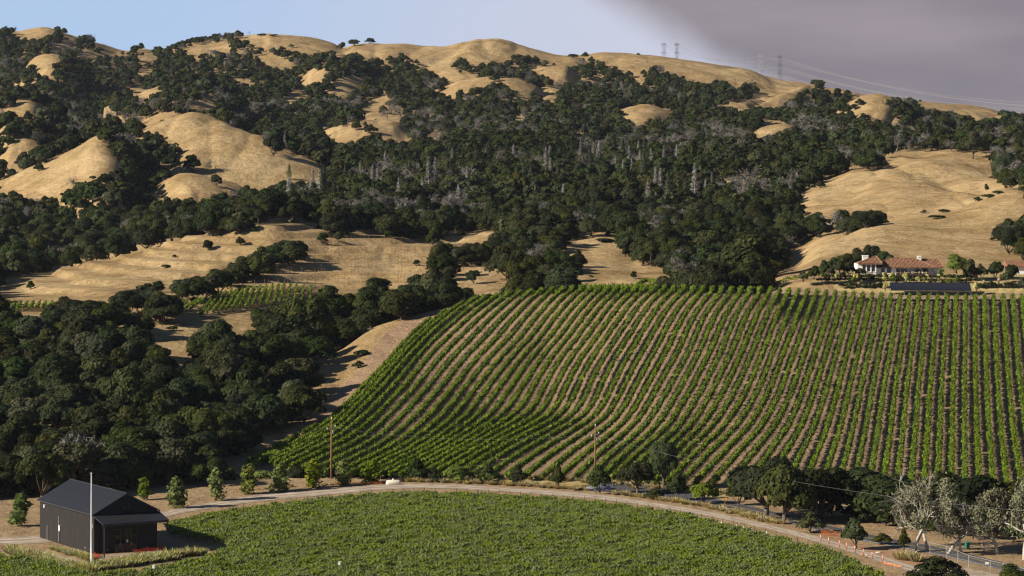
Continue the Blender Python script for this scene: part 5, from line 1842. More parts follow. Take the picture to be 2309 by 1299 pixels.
edge = np.array([(400, 1196), (470, 1176), (560, 1159), (650, 1148), (750, 1137), (850, 1128), (950, 1123), (1050, 1125), (1150, 1130), (1250, 1137), (1350, 1145), (1500, 1167), (1600, 1187), (1700, 1211), (1800, 1237), (1880, 1262)], float)
for i, u_ in enumerate(np.linspace(405, 1870, 62)):
    o = link('trellis_post', post_me)
    o.location = tuple(floor(u_, float(np.interp(u_, edge[:, 0], edge[:, 1]))))
    tag(o, 'thin trellis end post at the road edge of the vines', 'post', 'trellis end posts along the gravel road')
for i, u_ in enumerate(np.linspace(225, 530, 9)):
    o = link('trellis_post', post_me)
    o.location = tuple(floor(u_, 1311 - (u_ - 225) * .2))
    tag(o, 'thin trellis end post at the vine edge before the barn', 'post', 'trellis end posts before the barn')
for u_, v_ in ((765, 1285), (346, 1293)):
    t = thing('weather_station' if u_ == 765 else 'marker_pole', 'small white instrument on a thin pole among the valley vines' if u_ == 765 else 'small white marker on a pole at the vine edge before the barn', 'instrument', tuple(floor(u_, v_ + 22)))
    MB().tube([(0, 0, -.2), (0, 0, 2.3)], .025, 5).build('pole', M['grey_steel'], t)
    MB().box(-.16, .16, -.1, .1, 2.15, 2.6).box(-.02, .3, -.12, .12, 2.6, 2.66).build('box', M['white_paint'], t)

# stakes on the unplanted terraces
V, Q = [], []
for v0 in range(533, 650, 9):
    for u_ in np.arange(545, 965, 7.5):
        vv = v0 + (u_ - 560) * -.012 + rng_.uniform(-1, 1)
        if not (inside(np.array([u_]), np.array([vv]), CLEAR[-4])[0] or inside(np.array([u_]), np.array([vv]), CLEAR[45])[0]) or rng_.random() < .35:
            continue
        q = ground(u_ + rng_.uniform(-1.5, 1.5), vv, 740)
        b = len(V)
        for z in (-.1, 1.3):
            for dx, dy in ((-.045, -.045), (.045, -.045), (.045, .045), (-.045, .045)):
                V.append((q[0] + dx, q[1] + dy, q[2] + z))
        Q += [(b + e, b + (e + 1) % 4, b + 4 + (e + 1) % 4, b + 4 + e) for e in range(4)] + [(b + 4, b + 5, b + 6, b + 7)]
o = kind(link('terrace_stakes', mesh_np('terrace_stakes', np.array(V), np.array(Q), M['pole_wood'])), 'stuff')
o['label'] = 'rows of thin stakes on the bare terraces'


# ------------------------------------------------------------------ grasses
def tuft_mesh(seed, mat, h=.95, r=.7, n=150):
    g = np.random.default_rng(seed)
    a = g.uniform(0, 6.28, n)
    sp = np.sqrt(g.random(n))
    d = unit(np.stack([np.cos(a) * sp * .9, np.sin(a) * sp * .9, np.full(n, 1.0)], 1))
    ln = h * g.uniform(.55, 1.1, n)
    B = np.stack([np.cos(a) * sp * r * .4, np.sin(a) * sp * r * .4, 0 * a], 1)
    nn = np.cross(d, g.normal(size=(n, 3)))
    V, Q = cards(B + d * ln[:, None] * .5, nn, .035 * g.uniform(.7, 1.5, n), ln * .5, g, d)
    V[:, 2] = np.maximum(V[:, 2], -.03)
    return mesh_np('grass_clump', V, Q, M[mat])


TUFT = [tuft_mesh(700 + i, 'tuft') for i in range(3)]
TUFTD = [tuft_mesh(710 + i, 'tuft_dry', .8, .7, 110) for i in range(3)]


def tufts(line, n, meshes, label, group, s0=1.0, wob=.25, cat='grass'):
    pts = np.array([floor(*p) for p in line])
    s = np.concatenate([[0], np.cumsum(np.linalg.norm(np.diff(pts, axis=0), axis=1))])
    for q in np.linspace(0, s[-1], n):
        x, y = np.interp(q, s, pts[:, 0]) + RNG.normal() * wob, np.interp(q, s, pts[:, 1]) + RNG.normal() * wob
        o = link('grass_clump', meshes[RNG.integers(len(meshes))])
        o.location = (x, y, float(height(x, y)))
        f = s0 * RNG.uniform(.75, 1.25)
        o.scale = (f * 1.2, f * 1.2, f)
        o.rotation_euler = (0, 0, RNG.uniform(0, 6.28))
        tag(o, label, cat, group)


tufts([(20, 1244), (75, 1258), (125, 1271), (170, 1281), (205, 1290)], 26, TUFT, 'pale green grass clump in the row left of the flagpole', 'grass clumps left of the flagpole', 1.35)
tufts([(24, 1250), (80, 1265), (130, 1277), (180, 1290)], 22, TUFT, 'pale green grass clump in the front row left of the flagpole', 'grass clumps in the front row left of the flagpole', 1.3)
tufts([(218, 1281), (260, 1275), (310, 1268), (360, 1261), (400, 1256), (455, 1251)], 26, TUFT, 'round pale grass clump in the row before the barn porch', 'grass clumps before the barn porch', 1.4)
tufts([(222, 1287), (262, 1281), (312, 1274), (360, 1266), (395, 1262)], 20, TUFT, 'round pale grass clump in the nearer row before the barn porch', 'nearer grass clumps before the barn porch', 1.25)
tufts([(120, 1241), (150, 1250), (180, 1257), (205, 1264)], 18, TUFT, 'green grass clump in the bed along the lit barn wall', 'grass clumps along the barn wall', 1.0)
tufts([(905, 1095), (1000, 1096), (1100, 1099), (1200, 1104), (1330, 1111)], 55, TUFTD, 'dry pale grass clump along the middle of the gravel road', 'dry grass clumps along the middle of the gravel road', 1.15, .5)
tufts([(1380, 1116), (1480, 1127), (1560, 1138), (1660, 1159), (1760, 1183)], 55, TUFTD, 'dry pale grass clump along the right part of the gravel road', 'dry grass clumps along the right part of the gravel road', 1.2, .5)
tufts([(550, 1112), (640, 1106), (750, 1101), (860, 1097)], 26, TUFTD, 'low dry grass clump beneath the young trees on the road bank', 'dry grass clumps beneath the young trees', .7, .9)
tufts([(1060, 1086), (1150, 1089), (1250, 1093), (1320, 1095), (1540, 1112), (1620, 1118)], 46, TUFTD, 'tawny grass clump on the verge below the vineyard rows', 'grass clumps on the verge below the vineyard', 1.2, 1.4)
tufts([(2030, 1262), (2050, 1264), (2068, 1265)], 12, TUFTD, 'tall pale grass clump beside the collapsed orange netting', 'grass clumps beside the collapsed netting', 1.7, .7)

# ------------------------------------------------------------------ trees of the valley
for i, (u_, v_, hp, lab) in enumerate([
        (45, 1187, 70, 'young leafy tree standing alone left of the black barn'), (325, 1128, 50, 'young tree just behind the barn roof'), (400, 1146, 68, 'young tree right of the barn porch roof'),
        (487, 1130, 70, 'leaning young tree, first along the gravel road after the barn'), (560, 1117, 68, 'young tree on the road bank, second after the barn'), (632, 1112, 66, 'young tree on the road bank, third after the barn'),
        (704, 1106, 66, 'young tree on the road bank left of the utility pole'), (775, 1101, 64, 'young tree on the road bank right of the utility pole'), (838, 1097, 58, 'young tree just left of the white gas tank')]):
    p_ = floor(u_, v_)
    k_ = YOUNG[i % 3]
    f = hp * p_[1] / F / k_.H
    plant(k_, 'young_tree', lab, 'tree', p_, f * (1.6 if i == 0 else 1.3), group='young trees along the gravel road', sz=f, rz=RNG.uniform(0, 6))

k_y = oak_kind(330, R=2.4, H=4.2, base=.35, nblob=16, ncard=1100, size=.2, leaf='leaf_near', tr=.12)
k_o = oak_kind(331, R=2.2, H=4.8, base=.4, nblob=18, ncard=1200, size=.2, leaf='leaf_near', tr=.12, spread=.5)
k_f = oak_kind(332, R=2.2, H=4.0, base=.3, nblob=18, ncard=1200, size=.2, leaf='leaf_fresh', tr=.12)
for i, (kk, u_, v_, rp, hp, lab) in enumerate([
        (k_o, 945, 1094, 27, 62, 'upright dark shrub tree right of the white gas tank'), (k_y, 975, 1094, 24, 36, 'low dark bush right of the upright shrub tree by the tank'), (k_f, 1028, 1095, 30, 52, 'bright green round bush beside the gravel road'),
        (k_o, 1105, 1099, 24, 54, 'dark roadside tree left of the low pipe gate'), (k_y, 1078, 1096, 20, 34, 'low dark bush right of the bright green bush'), (k_o, 1171, 1101, 20, 54, 'narrow dark roadside tree at the low pipe gate'),
        (k_o, 1256, 1106, 20, 56, 'narrow dark roadside tree left of the parked car'), (k_o, 1354, 1117, 26, 72, 'tall dark bush half hiding the parked car'), (k_o, 1524, 1129, 24, 66, 'dark roadside tree right of the rusty marker post'),
        (k_f, 1588, 1136, 28, 54, 'green bushy tree at the left of the large roadside oaks'), (k_y, 1478, 1126, 22, 22, 'low bush at the foot of the rusty marker post'),
        (k_o, 1926, 1240, 42, 82, 'dark leafy bush tree behind the striped delineator posts'), (k_y, 1830, 1202, 30, 46, 'dark bush under the large roadside oaks'), (k_o, 2040, 1246, 18, 62, 'slender leafy tree left of the pale-barked oak'),
        (k_y, 2115, 1322, 78, 72, 'broad dark bush at the bottom edge of the picture, right of the netting'), (k_y, 2280, 1330, 58, 62, 'dark bush in the lower right corner of the picture'), (k_y, 2060, 1340, 50, 50, 'dark bush cut by the bottom edge left of the broad bush'), (k_y, 1990, 1228, 26, 28, 'low dark bush on the far side of the asphalt road shoulder')]):
    p_ = floor(u_, v_)
    s_ = p_[1] / F
    if u_ < 1900:
        rp, hp = rp * 1.25, hp * 1.12
    plant(kk, 'bush' if hp < 50 or rp > 40 else 'shrub_tree', lab, 'bush', p_, rp * s_ / kk.R, sz=hp * s_ / kk.H, parts=('trunk', 'crown'))

for i, (u_, v_, rp, hp) in enumerate([(1795, 1150, 26, 34), (1835, 1158, 30, 40), (1878, 1164, 30, 44), (1915, 1170, 28, 36), (1955, 1178, 32, 42), (1995, 1186, 28, 36), (2035, 1192, 30, 42), (2075, 1198, 28, 38), (2118, 1204, 32, 44), (2160, 1208, 28, 36), (2205, 1214, 32, 44), (2245, 1216, 30, 42), (2285, 1222, 34, 50)]):
    p_ = floor(u_, v_)
    s_ = p_[1] / F
    kk = (k_y, k_o)[i % 2]
    plant(kk, 'bush', 'dark bush in the shade behind the asphalt road, %s from the left' % ORD[i], 'bush', p_, rp * s_ / kk.R, sz=hp * s_ / kk.H, group='bushes behind the asphalt road')
for i, (u_, v_, rp, hp) in enumerate([(20, 1120, 30, 40), (62, 1112, 26, 44), (110, 1106, 30, 50), (300, 1100, 26, 34), (345, 1096, 24, 38), (430, 1092, 22, 30), (455, 1094, 16, 40), (520, 1090, 24, 28), (590, 1088, 22, 26), (668, 1087, 26, 30), (735, 1087, 24, 28), (800, 1086, 24, 30), (862, 1088, 22, 26)]):
    p_ = floor(u_, v_)
    s_ = p_[1] / F
    kk = (k_o, k_y, k_f)[(i * 7) % 3] if i > 4 else (k_y, k_o)[i % 2]
    rp, hp = rp * 1.35, hp * 1.35
    plant(kk, 'bush', 'low bush at the foot of the wood behind barn and road, %s from the left' % ORD[i], 'bush', p_, rp * s_ / kk.R, sz=hp * s_ / kk.H, group='bushes at the foot of the wood')

for i, (u_, v_, rp, hp, lab) in enumerate([
        (1437, 1117, 46, 88, 'round dark oak with a leaning trunk right of the parked car'), (1496, 1108, 36, 132, 'tall narrow dark tree behind the round oak, before the vine rows'),
        (1726, 1168, 92, 152, 'large spreading oak, left of the roadside pair with crooked trunks'), (1769, 1181, 78, 150, 'large spreading oak, right of the roadside pair with crooked trunks'),
        (1850, 1172, 95, 138, 'dark oak in the shade behind the roadside pair'), (1938, 1172, 92, 128, 'dark oak behind the delineator posts, deep in shade'), (2015, 1180, 90, 125, 'dark oak behind the pale-barked tree'),
        (2110, 1185, 95, 130, 'dark oak behind the grey lichen trees'), (2205, 1195, 95, 135, 'dark oak on the right behind the green bin'), (1665, 1140, 34, 66, 'small dark oak at the left end of the roadside oaks'), (2285, 1200, 95, 140, 'dark oak behind the large lichen oak at the right edge'), (1890, 1150, 60, 84, 'low dark oak deep in the shade between the roadside oaks'), (1975, 1160, 62, 88, 'low dark oak in the shade left of the pale-barked tree'), (2060, 1168, 66, 92, 'low dark oak in the shade right behind the pale-barked tree'), (2155, 1180, 70, 96, 'low dark oak in the shade behind the twisted lichen oak'), (2245, 1188, 70, 100, 'low dark oak in the shade behind the green bin')]):
    p_ = floor(u_, v_)
    s_ = p_[1] / F
    k_ = NEAR[i % 4] if i < 4 else OAK[i % 6]
    plant(k_, 'oak_tree', lab, 'tree', p_, rp * s_ / k_.R, sz=hp * s_ / k_.H)


def lichen_oak(seed, H, R, lean, leaf=1300):
    """pale, half-bare oak hung with grey lichen"""
    rng = np.random.default_rng(seed)
    k = Kind()
    k.R, k.H = R, H
    m = twigs(rng, H, .66, 4, H * .021, 3, -.02, .36, .34)
    tv = np.array(m.v)
    f = H / tv[:, 2].max()
    tv = tv * np.array([f * 1.05, f * 1.05, f])
    m.v = [tuple(q) for q in tv]
    k.trunk = m.mesh('trunk', M['bark_pale'], True)
    tips = tv[rng.integers(len(tv) // 5, len(tv), leaf)]
    tips = tips[tips[:, 2] > H * .3] + rng.normal(size=(int((tips[:, 2] > H * .3).sum()), 3)) * .38
    n = len(tips)
    s = .24 * rng.uniform(.6, 1.4, n)
    up = unit(rng.normal(size=(n, 3)) * .6 + np.array([0, 0, 1]))
    V, Q = cards(tips, rng.normal(size=(n, 3)) + np.array([-.5, -.3, .6]), s * .5, s, rng, up)
    k.crown = mesh_np('crown', V, Q, M['leaf_lichen'])
    return k


for i, (sd, u_, v_, rp, hp, lf, lab) in enumerate([
        (41, 2064, 1247, 70, 188, 1500, 'tall pale-barked oak with sparse grey lichen crown, left of the chain-link fence'), (45, 2092, 1243, 50, 150, 1500, 'second pale-barked oak standing close behind the tallest one'),
        (47, 2135, 1249, 56, 120, 2000, 'crooked grey lichen oak behind the chain-link fence'), (53, 2168, 1246, 60, 140, 2300, 'grey lichen oak with many twisted limbs left of the green bin'),
        (61, 2250, 1250, 74, 150, 5200, 'dense grey-green lichen oak right of the green bin'), (67, 2310, 1262, 90, 190, 7000, 'large grey-green lichen oak at the right picture edge')]):
    p_ = floor(u_, v_)
    s_ = p_[1] / F
    k_ = lichen_oak(sd, hp * s_, rp * s_, .3, lf)
    plant(k_, 'lichen_oak', lab, 'tree', p_, 1.0, rz=i * 1.3)


# ------------------------------------------------------------------ people
M['skin'] = ramp_mat('skin', (0.42, 0.25, 0.17), (0.50, 0.31, 0.22), 3.0, 0.6)
M['hair'] = ramp_mat('dark_hair', (0.03, 0.02, 0.015), (0.06, 0.04, 0.03), 6.0)


def person(loc, label, shirt, trousers, rz=0.0, arm=.25, cap=None):
    """one continuous body grown over a skeleton, clothes as shells over it"""
    t = thing('person', label, 'person', tuple(loc), rz)

    def grown(name, verts, edges, mat, root=0, sub=1):
        me = bpy.data.meshes.new(name)
        me.from_pydata([v[:3] for v in verts], edges, [])
        me.materials.append(mat)
        o = link(name, me, t)
        sk = o.modifiers.new('skin', 'SKIN')
        sk.use_smooth_shade = True
        for i, v in enumerate(verts):
            d = me.skin_vertices[0].data[i]
            d.radius = (v[3], v[4] if len(v) > 4 else v[3])
            d.use_root = i == root
        sb = o.modifiers.new('sub', 'SUBSURF')
        sb.levels = sb.render_levels = sub
        return o
    A = arm
    body = [(0, 0, .95, .15, .11), (0, 0, 1.15, .13, .10), (0, 0, 1.38, .16, .11), (0, 0, 1.48, .06), (0, .01, 1.56, .075), (0, .01, 1.66, .095), (0, .01, 1.73, .06),
            (-.19, 0, 1.40, .055), (-.24 - A * .3, -.05, 1.14, .042), (-.22 - A * .2, -.15, .92, .033), (-.22 - A * .2, -.18, .82, .04),
            (.19, 0, 1.40, .055), (.24 + A * .3, -.05, 1.14, .042), (.22 + A * .2, -.15, .92, .033), (.22 + A * .2, -.18, .82, .04),
            (-.09, 0, .88, .085), (-.11, -.02, .48, .06), (-.12, .03, .09, .042), (-.12, -.12, .04, .035),
            (.09, 0, .88, .085), (.11, .03, .48, .06), (.12, .06, .09, .042), (.12, -.08, .04, .035)]
    E = [(0, 1), (1, 2), (2, 3), (3, 4), (4, 5), (5, 6), (2, 7), (7, 8), (8, 9), (9, 10), (2, 11), (11, 12), (12, 13), (13, 14), (0, 15), (15, 16), (16, 17), (17, 18), (0, 19), (19, 20), (20, 21), (21, 22)]
    grown('body', body, E, M['skin'])
    up = lambda i, g: tuple(body[i][:3]) + (body[i][3] + g, (body[i][4] if len(body[i]) > 4 else body[i][3]) + g)
    grown('shirt', [up(0, .02), up(1, .025), up(2, .025), up(7, .022), up(8, .022), up(11, .022), up(12, .022)], [(0, 1), (1, 2), (2, 3), (3, 4), (2, 5), (5, 6)], shirt)
    grown('trousers', [up(0, .014), up(15, .02), up(16, .02), up(17, .025), up(19, .02), up(20, .02), up(21, .025)], [(0, 1), (1, 2), (2, 3), (0, 4), (4, 5), (5, 6)], trousers)
    MB().lathe([(.09, 1.66), (.105, 1.72), (.085, 1.79), (.03, 1.82)], 0, .02, 10).build('hair', cap or M['hair'], t, True)
    return t


cl = lambda n, c: ramp_mat(n, tuple(x * .85 for x in c), c, 4.0, .9)
WHITE_C, DARK_C, BLUE_C, TAN_C, KHAKI_C = cl('white_cotton', (.75, .75, .73)), cl('dark_cloth', (.03, .032, .04)), cl('blue_cloth', (.06, .09, .16)), cl('tan_cloth', (.50, .36, .24)), cl('khaki_cloth', (.34, .28, .19))
person(floor(1384, 1103), 'person in dark clothes standing in the tree shade right of the parked car', DARK_C, BLUE_C, .4)


# ------------------------------------------------------------------ parked car
def car():
    M['car_paint'] = ramp_mat('grey_blue_car_paint', (0.22, 0.24, 0.32), (0.26, 0.28, 0.36), .5, .25, .5)
    M['rubber'] = ramp_mat('tyre_rubber', (.02, .02, .02), (.035, .035, .035), 4)
    t = thing('parked_car', 'grey-blue parked car half hidden behind the tall dark bush', 'car', tuple(floor(1349, 1109)), math.radians(10))
    W = .88
    prof = [(-2.25, .45), (-2.3, .75), (-2.1, .98), (-1.15, 1.08), (-.55, 1.58), (.2, 1.68), (1.2, 1.66), (1.9, 1.3), (2.2, 1.0), (2.25, .5), (2.0, .32), (-2.0, .32)]
    m = MB()
    n = len(prof)
    rings = []
    for y, w in ((-W, .90), (-W * .92, .98), (-W * .6, 1.0), (W * .6, 1.0), (W * .92, .98), (W, .90)):
        b = len(m.v)
        for x, z in prof:
            tuck = .16 if z > 1.1 else 0
            m.v.append((x * (1 if abs(y) < W else .985), y * (1 - tuck), .32 + (z - .32) * w))
        rings.append(b)
    for a, b in zip(rings[:-1], rings[1:]):
        m.f += [(a + i, a + (i + 1) % n, b + (i + 1) % n, b + i) for i in range(n)]
    m.f += [tuple(rings[0] + i for i in range(n))[::-1], tuple(rings[-1] + i for i in range(n))]
    m.build('body', M['car_paint'], t, True)
    MB().poly([(-1.13, -.66, 1.12), (-1.13, .66, 1.12), (-.57, .6, 1.575), (-.57, -.6, 1.575)], [(0, 1, 2, 3)]).build('windscreen', M['glass'], t).location = (-.03, 0, .02)
    for s in (-1, 1):
        MB().poly([(-.95, s * .80, 1.12), (1.5, s * .80, 1.12), (1.1, s * .74, 1.52), (-.45, s * .74, 1.52)], [(0, 1, 2, 3)]).build('side_window', M['glass'], t)
        MB().box(-2.32, -2.2, s * .75 - .12, s * .75 + .06, .72, .88).build('headlight', M['meter'], t)
        for x in (-1.4, 1.4):
            w = MB().tube([(x, s * .72, .34), (x, s * .90, .34)], .34, 16).build('wheel', M['rubber'], t)
            MB().tube([(x, s * .895, .34), (x, s * .915, .34)], .20, 10).build('rim', M['grey_steel'], w)
        MB().box(-.75, -.6, s * .98 - .08, s * .98 + .08, 1.08, 1.22).build('mirror', M['car_paint'], t)


car()

# ------------------------------------------------------------------ hilltop villa
M['stucco'] = ramp_mat('white_stucco', (0.70, 0.66, 0.60), (0.80, 0.77, 0.72), .8, .9, .1, .2)
M['tile'] = ramp_mat('clay_roof_tile', (0.15, 0.072, 0.042), (0.34, 0.19, 0.12), 2.2, .9, .1, .3, 6)
M['redwood'] = ramp_mat('redwood_boards', (0.13, 0.05, 0.03), (0.22, 0.09, 0.055), 2.0)


def villa():
    D0 = 716.0
    k = D0 / F / 5.0305
    u0 = 1850 + 430 / 5.0305
    x0 = (u0 - UC) * D0 / F
    z0 = float(height(x0 + 10, D0)) - .2
    zp = CZ + (VH - (540 + 430 / 5.0305)) * D0 / F
    z0 = zp
    t = thing('villa', 'white stucco villa with red clay tile roofs on the vineyard hilltop', 'house', (x0, D0, z0))
    X = lambda px: (px - 430) * k
    Zh = lambda py: (430 - py) * k

    def part(name, mb, mat='stucco', parent=None):
        return mb.build(name, M[mat], parent or t)
    part('foundation', MB().box(-.5, X(1420), .6, 14, -4, .3), 'stucco')
    # left sun room with columns
    part('wall', MB().box(X(425), X(640), 1.0, 8, .3, Zh(365)).box(X(425), X(470), 1.0, 8, Zh(365), Zh(278)).box(X(640) - .3, X(640), 1.0, 8, Zh(365), Zh(278)).box(X(470), X(640) - .3, 7.5, 8, Zh(365), Zh(278)))
    for px in (476, 526, 578, 632):
        part('column', MB().box(X(px) - .16, X(px) + .16, .86, 1.18, Zh(372), Zh(278)))
    for a, b in ((484, 518), (534, 570), (586, 624)):
        w = part('window', MB().box(X(a) - .06, X(b) + .06, 1.06, 1.14, Zh(368), Zh(284)), 'dark_steel')
        part('pane', MB().box(X(a) + .03, X(b) - .03, 1.045, 1.055, Zh(362), Zh(290)), 'glass', w)

    def hip(xa, xb, ya, yb, ze, zr, ra, rb, ry, name='roof'):
        th = .18
        a = [(xa, ya, ze), (xb, ya, ze), (xb, yb, ze), (xa, yb, ze)]
        r0, r1 = (ra, ry, zr), (rb, ry, zr)
        m = MB()
        m.poly(a + [r0, r1], [(0, 1, 5, 4), (1, 2, 5), (2, 3, 4, 5), (3, 0, 4)])
        m.poly([(p[0], p[1], p[2] - th) for p in a] + a, [(3, 2, 1, 0), (0, 1, 5, 4), (1, 2, 6, 5), (2, 3, 7, 6), (3, 0, 4, 7)])
        o = part(name, m, 'tile')
        # rolls of tiles down the front and end slopes
        rm = MB()
        for x in np.arange(xa + .12, xb, .34):
            if x < ra:
                f = (x - xa) / max(ra - xa, 1e-3)
            elif x > rb:
                f = (xb - x) / max(xb - rb, 1e-3)
            else:
                f = 1
            top = (x, ya + (ry - ya) * f, ze + (zr - ze) * f)
            rm.tube([(x, ya - .03, ze + .02), (top[0], top[1], top[2] + .02)], .11, 5)
        for y in np.arange(ya + .1, ry, .34):
            f = (y - ya) / (ry - ya)
            rm.tube([(xa - .03, y, ze + .02), (xa + (ra - xa) * f, y, ze + (zr - ze) * f + .02)], .11, 5)
            rm.tube([(xb + .03, y, ze + .02), (xb + (rb - xb) * f, y, ze + (zr - ze) * f + .02)], .11, 5)
        kind(rm.build('roof_tiles', M['tile'], o), 'stuff')
        for pth in ([(xa, ya, ze + .05), r0], [(xb, ya, ze + .05), r1], [r0, r1]):
            MB().tube([(q[0], q[1], q[2] + .08) for q in pth], .14, 6).build('ridge_tiles', M['tile'], o)
        return o
    hip(X(432), X(704), .3, 8.6, Zh(276), Zh(197), X(640), X(662), 4.5)
    part('chimney', MB().box(X(508), X(572), 5.2, 6.4, Zh(275), Zh(198)).box(X(504), X(576), 5.1, 6.5, Zh(198), Zh(186)))
    # main range
    part('wall', MB().box(X(640), X(870), 2.0, 11, .3, Zh(318)).box(X(870), X(1290), 4.4, 11, .3, Zh(318)))
    for a, b, y in ((700, 740, 1.96), (766, 814, 1.96), (885, 925, 4.36), (944, 1006, 4.36), (1108, 1164, 4.36), (1184, 1252, 4.36)):
        w = part('window', MB().box(X(a), X(b), y - .04, y + .03, Zh(382), Zh(328)), 'dark_steel')
        part('pane', MB().box(X(a) + .06, (X(a) + X(b)) / 2 - .03, y - .06, y - .045, Zh(378), Zh(332)), 'glass', w)
        part('pane', MB().box((X(a) + X(b)) / 2 + .03, X(b) - .06, y - .06, y - .045, Zh(378), Zh(332)), 'glass', w)
    hip(X(630), X(1305), 1.2, 11.8, Zh(320), Zh(224), X(800), X(1112), 6.0)
    part('wall', MB().box(X(1290), X(1420), 5.4, 12, .3, Zh(322)))
    hip(X(1130), X(1440), 4.8, 13, Zh(324), Zh(238), X(1160), X(1400), 9.0)
    c = part('chimney', MB().box(X(1150), X(1194), 7.6, 8.6, Zh(300), Zh(208)))
    part('chimney_cap', MB().box(X(1146), X(1198), 7.5, 8.7, Zh(208), Zh(203)).box(X(1153), X(1191), 7.7, 8.5, Zh(203), Zh(196)), 'stucco', c)
    # pergola, deck and railing
    for px in (874, 1145, 1284):
        part('porch_post', MB().box(X(px) - .09, X(px) + .09, 1.9, 2.08, .3, Zh(322)), 'redwood')
    part('pergola_beam', MB().box(X(868), X(1292), 1.85, 2.1, Zh(322), Zh(312)), 'redwood')
    part('deck', MB().box(X(846), X(1284), .3, 4.4, -.3, .32).box(X(480), X(640), -.2, 1.0, -.3, .32), 'redwood')
    for a, b, y in ((850, 1280, .4), (484, 636, -.1)):
        r = part('railing', MB().box(X(a), X(b), y - .04, y + .04, Zh(378), Zh(374)).box(X(a), X(b), y - .03, y + .03, Zh(403), Zh(400)), 'redwood')
        n = int((X(b) - X(a)) / .5)
        for i in range(n + 1):
            x = X(a) + (X(b) - X(a)) * i / n
            part('baluster', MB().box(x - .03, x + .03, y - .025, y + .025, Zh(402), Zh(377)), 'redwood', r)
    # second house at the picture edge
    xb = (1850 + 2135 / 5.0305 - UC) * 728 / F
    t2 = thing('guest_house', 'low white house with red tile roof cut by the right picture edge', 'house', (xb, 728, zp + .2))
    MB().box(.6, 16, .6, 8, -3, 2.2).build('wall', M['stucco'], t2)
    for x in (4.2, 7.2, 10.5):
        w = MB().box(x, x + 1.1, .55, .62, .7, 1.8).build('window', M['dark_steel'], t2)
        MB().box(x + .07, x + 1.03, .535, .548, .77, 1.73).build('pane', M['glass'], w)
    o = MB().prism([(-.4, -.1, 2.15), (-.4, 4.3, 3.75), (-.4, 8.7, 2.15), (-.4, 8.7, 1.98), (-.4, -.1, 1.98)], (17, 0, 0)).build('roof', M['tile'], t2)
    rm = MB()
    for x in np.arange(-.3, 16.5, .34):
        rm.tube([(x, -.15, 2.16), (x, 4.3, 3.78)], .11, 5)
    kind(rm.build('roof_tiles', M['tile'], o), 'stuff')


villa()


def solar():
    M['panel'] = ramp_mat('solar_cells', (0.013, 0.014, 0.022), (0.021, 0.022, 0.032), .4, .3, .5)
    d = 696.5
    x0, x1 = (2009 - UC) * d / F, (2191 - UC) * d / F
    ztop, zbot = CZ + (VH - 638) * d / F, CZ + (VH - 655) * d / F
    t = thing('solar_array', 'long dark ground-mounted solar panel array below the villa garden', 'solar panels', (x0, d, zbot))
    n, W = 12, x1 - x0
    dz, dy = (ztop - zbot) / 2, 1.45
    pw = W / n
    L = math.hypot(dz, dy)
    nrm = Vector((0, -dz, dy)).normalized()
    for r in range(2):
        me = MB().prism([(.006, r * dy, r * dz), (pw - .006, r * dy, r * dz), (pw - .006, (r + .985) * dy, (r + .985) * dz), (.006, (r + .985) * dy, (r + .985) * dz)], -nrm * .05).mesh('panel', M['panel'])
        for i in range(n):
            link('panel', me, t).location = (i * pw, 0, -i * .012)
    for i in range(0, n + 1, 2):
        x = min(i * pw, W - .1)
        for y, z in ((.3, dz * .2), (2.5, dz * 1.7)):
            MB().tube([(x, y, -1.5), (x, y, z - .1)], .05, 5).build('leg', M['grey_steel'], t)
    MB().tube([(0, .3, dz * .2 - .1), (W, .3, dz * .2 - .2)], .05, 5).build('rail', M['grey_steel'], t)
    MB().tube([(0, 2.5, dz * 1.7 - .1), (W, 2.5, dz * 1.7 - .2)], .05, 5).build('rail', M['grey_steel'], t)


solar()


def at(u, v, d):
    return np.array([(u - UC) * d / F, d, CZ + (VH - v) * d / F])


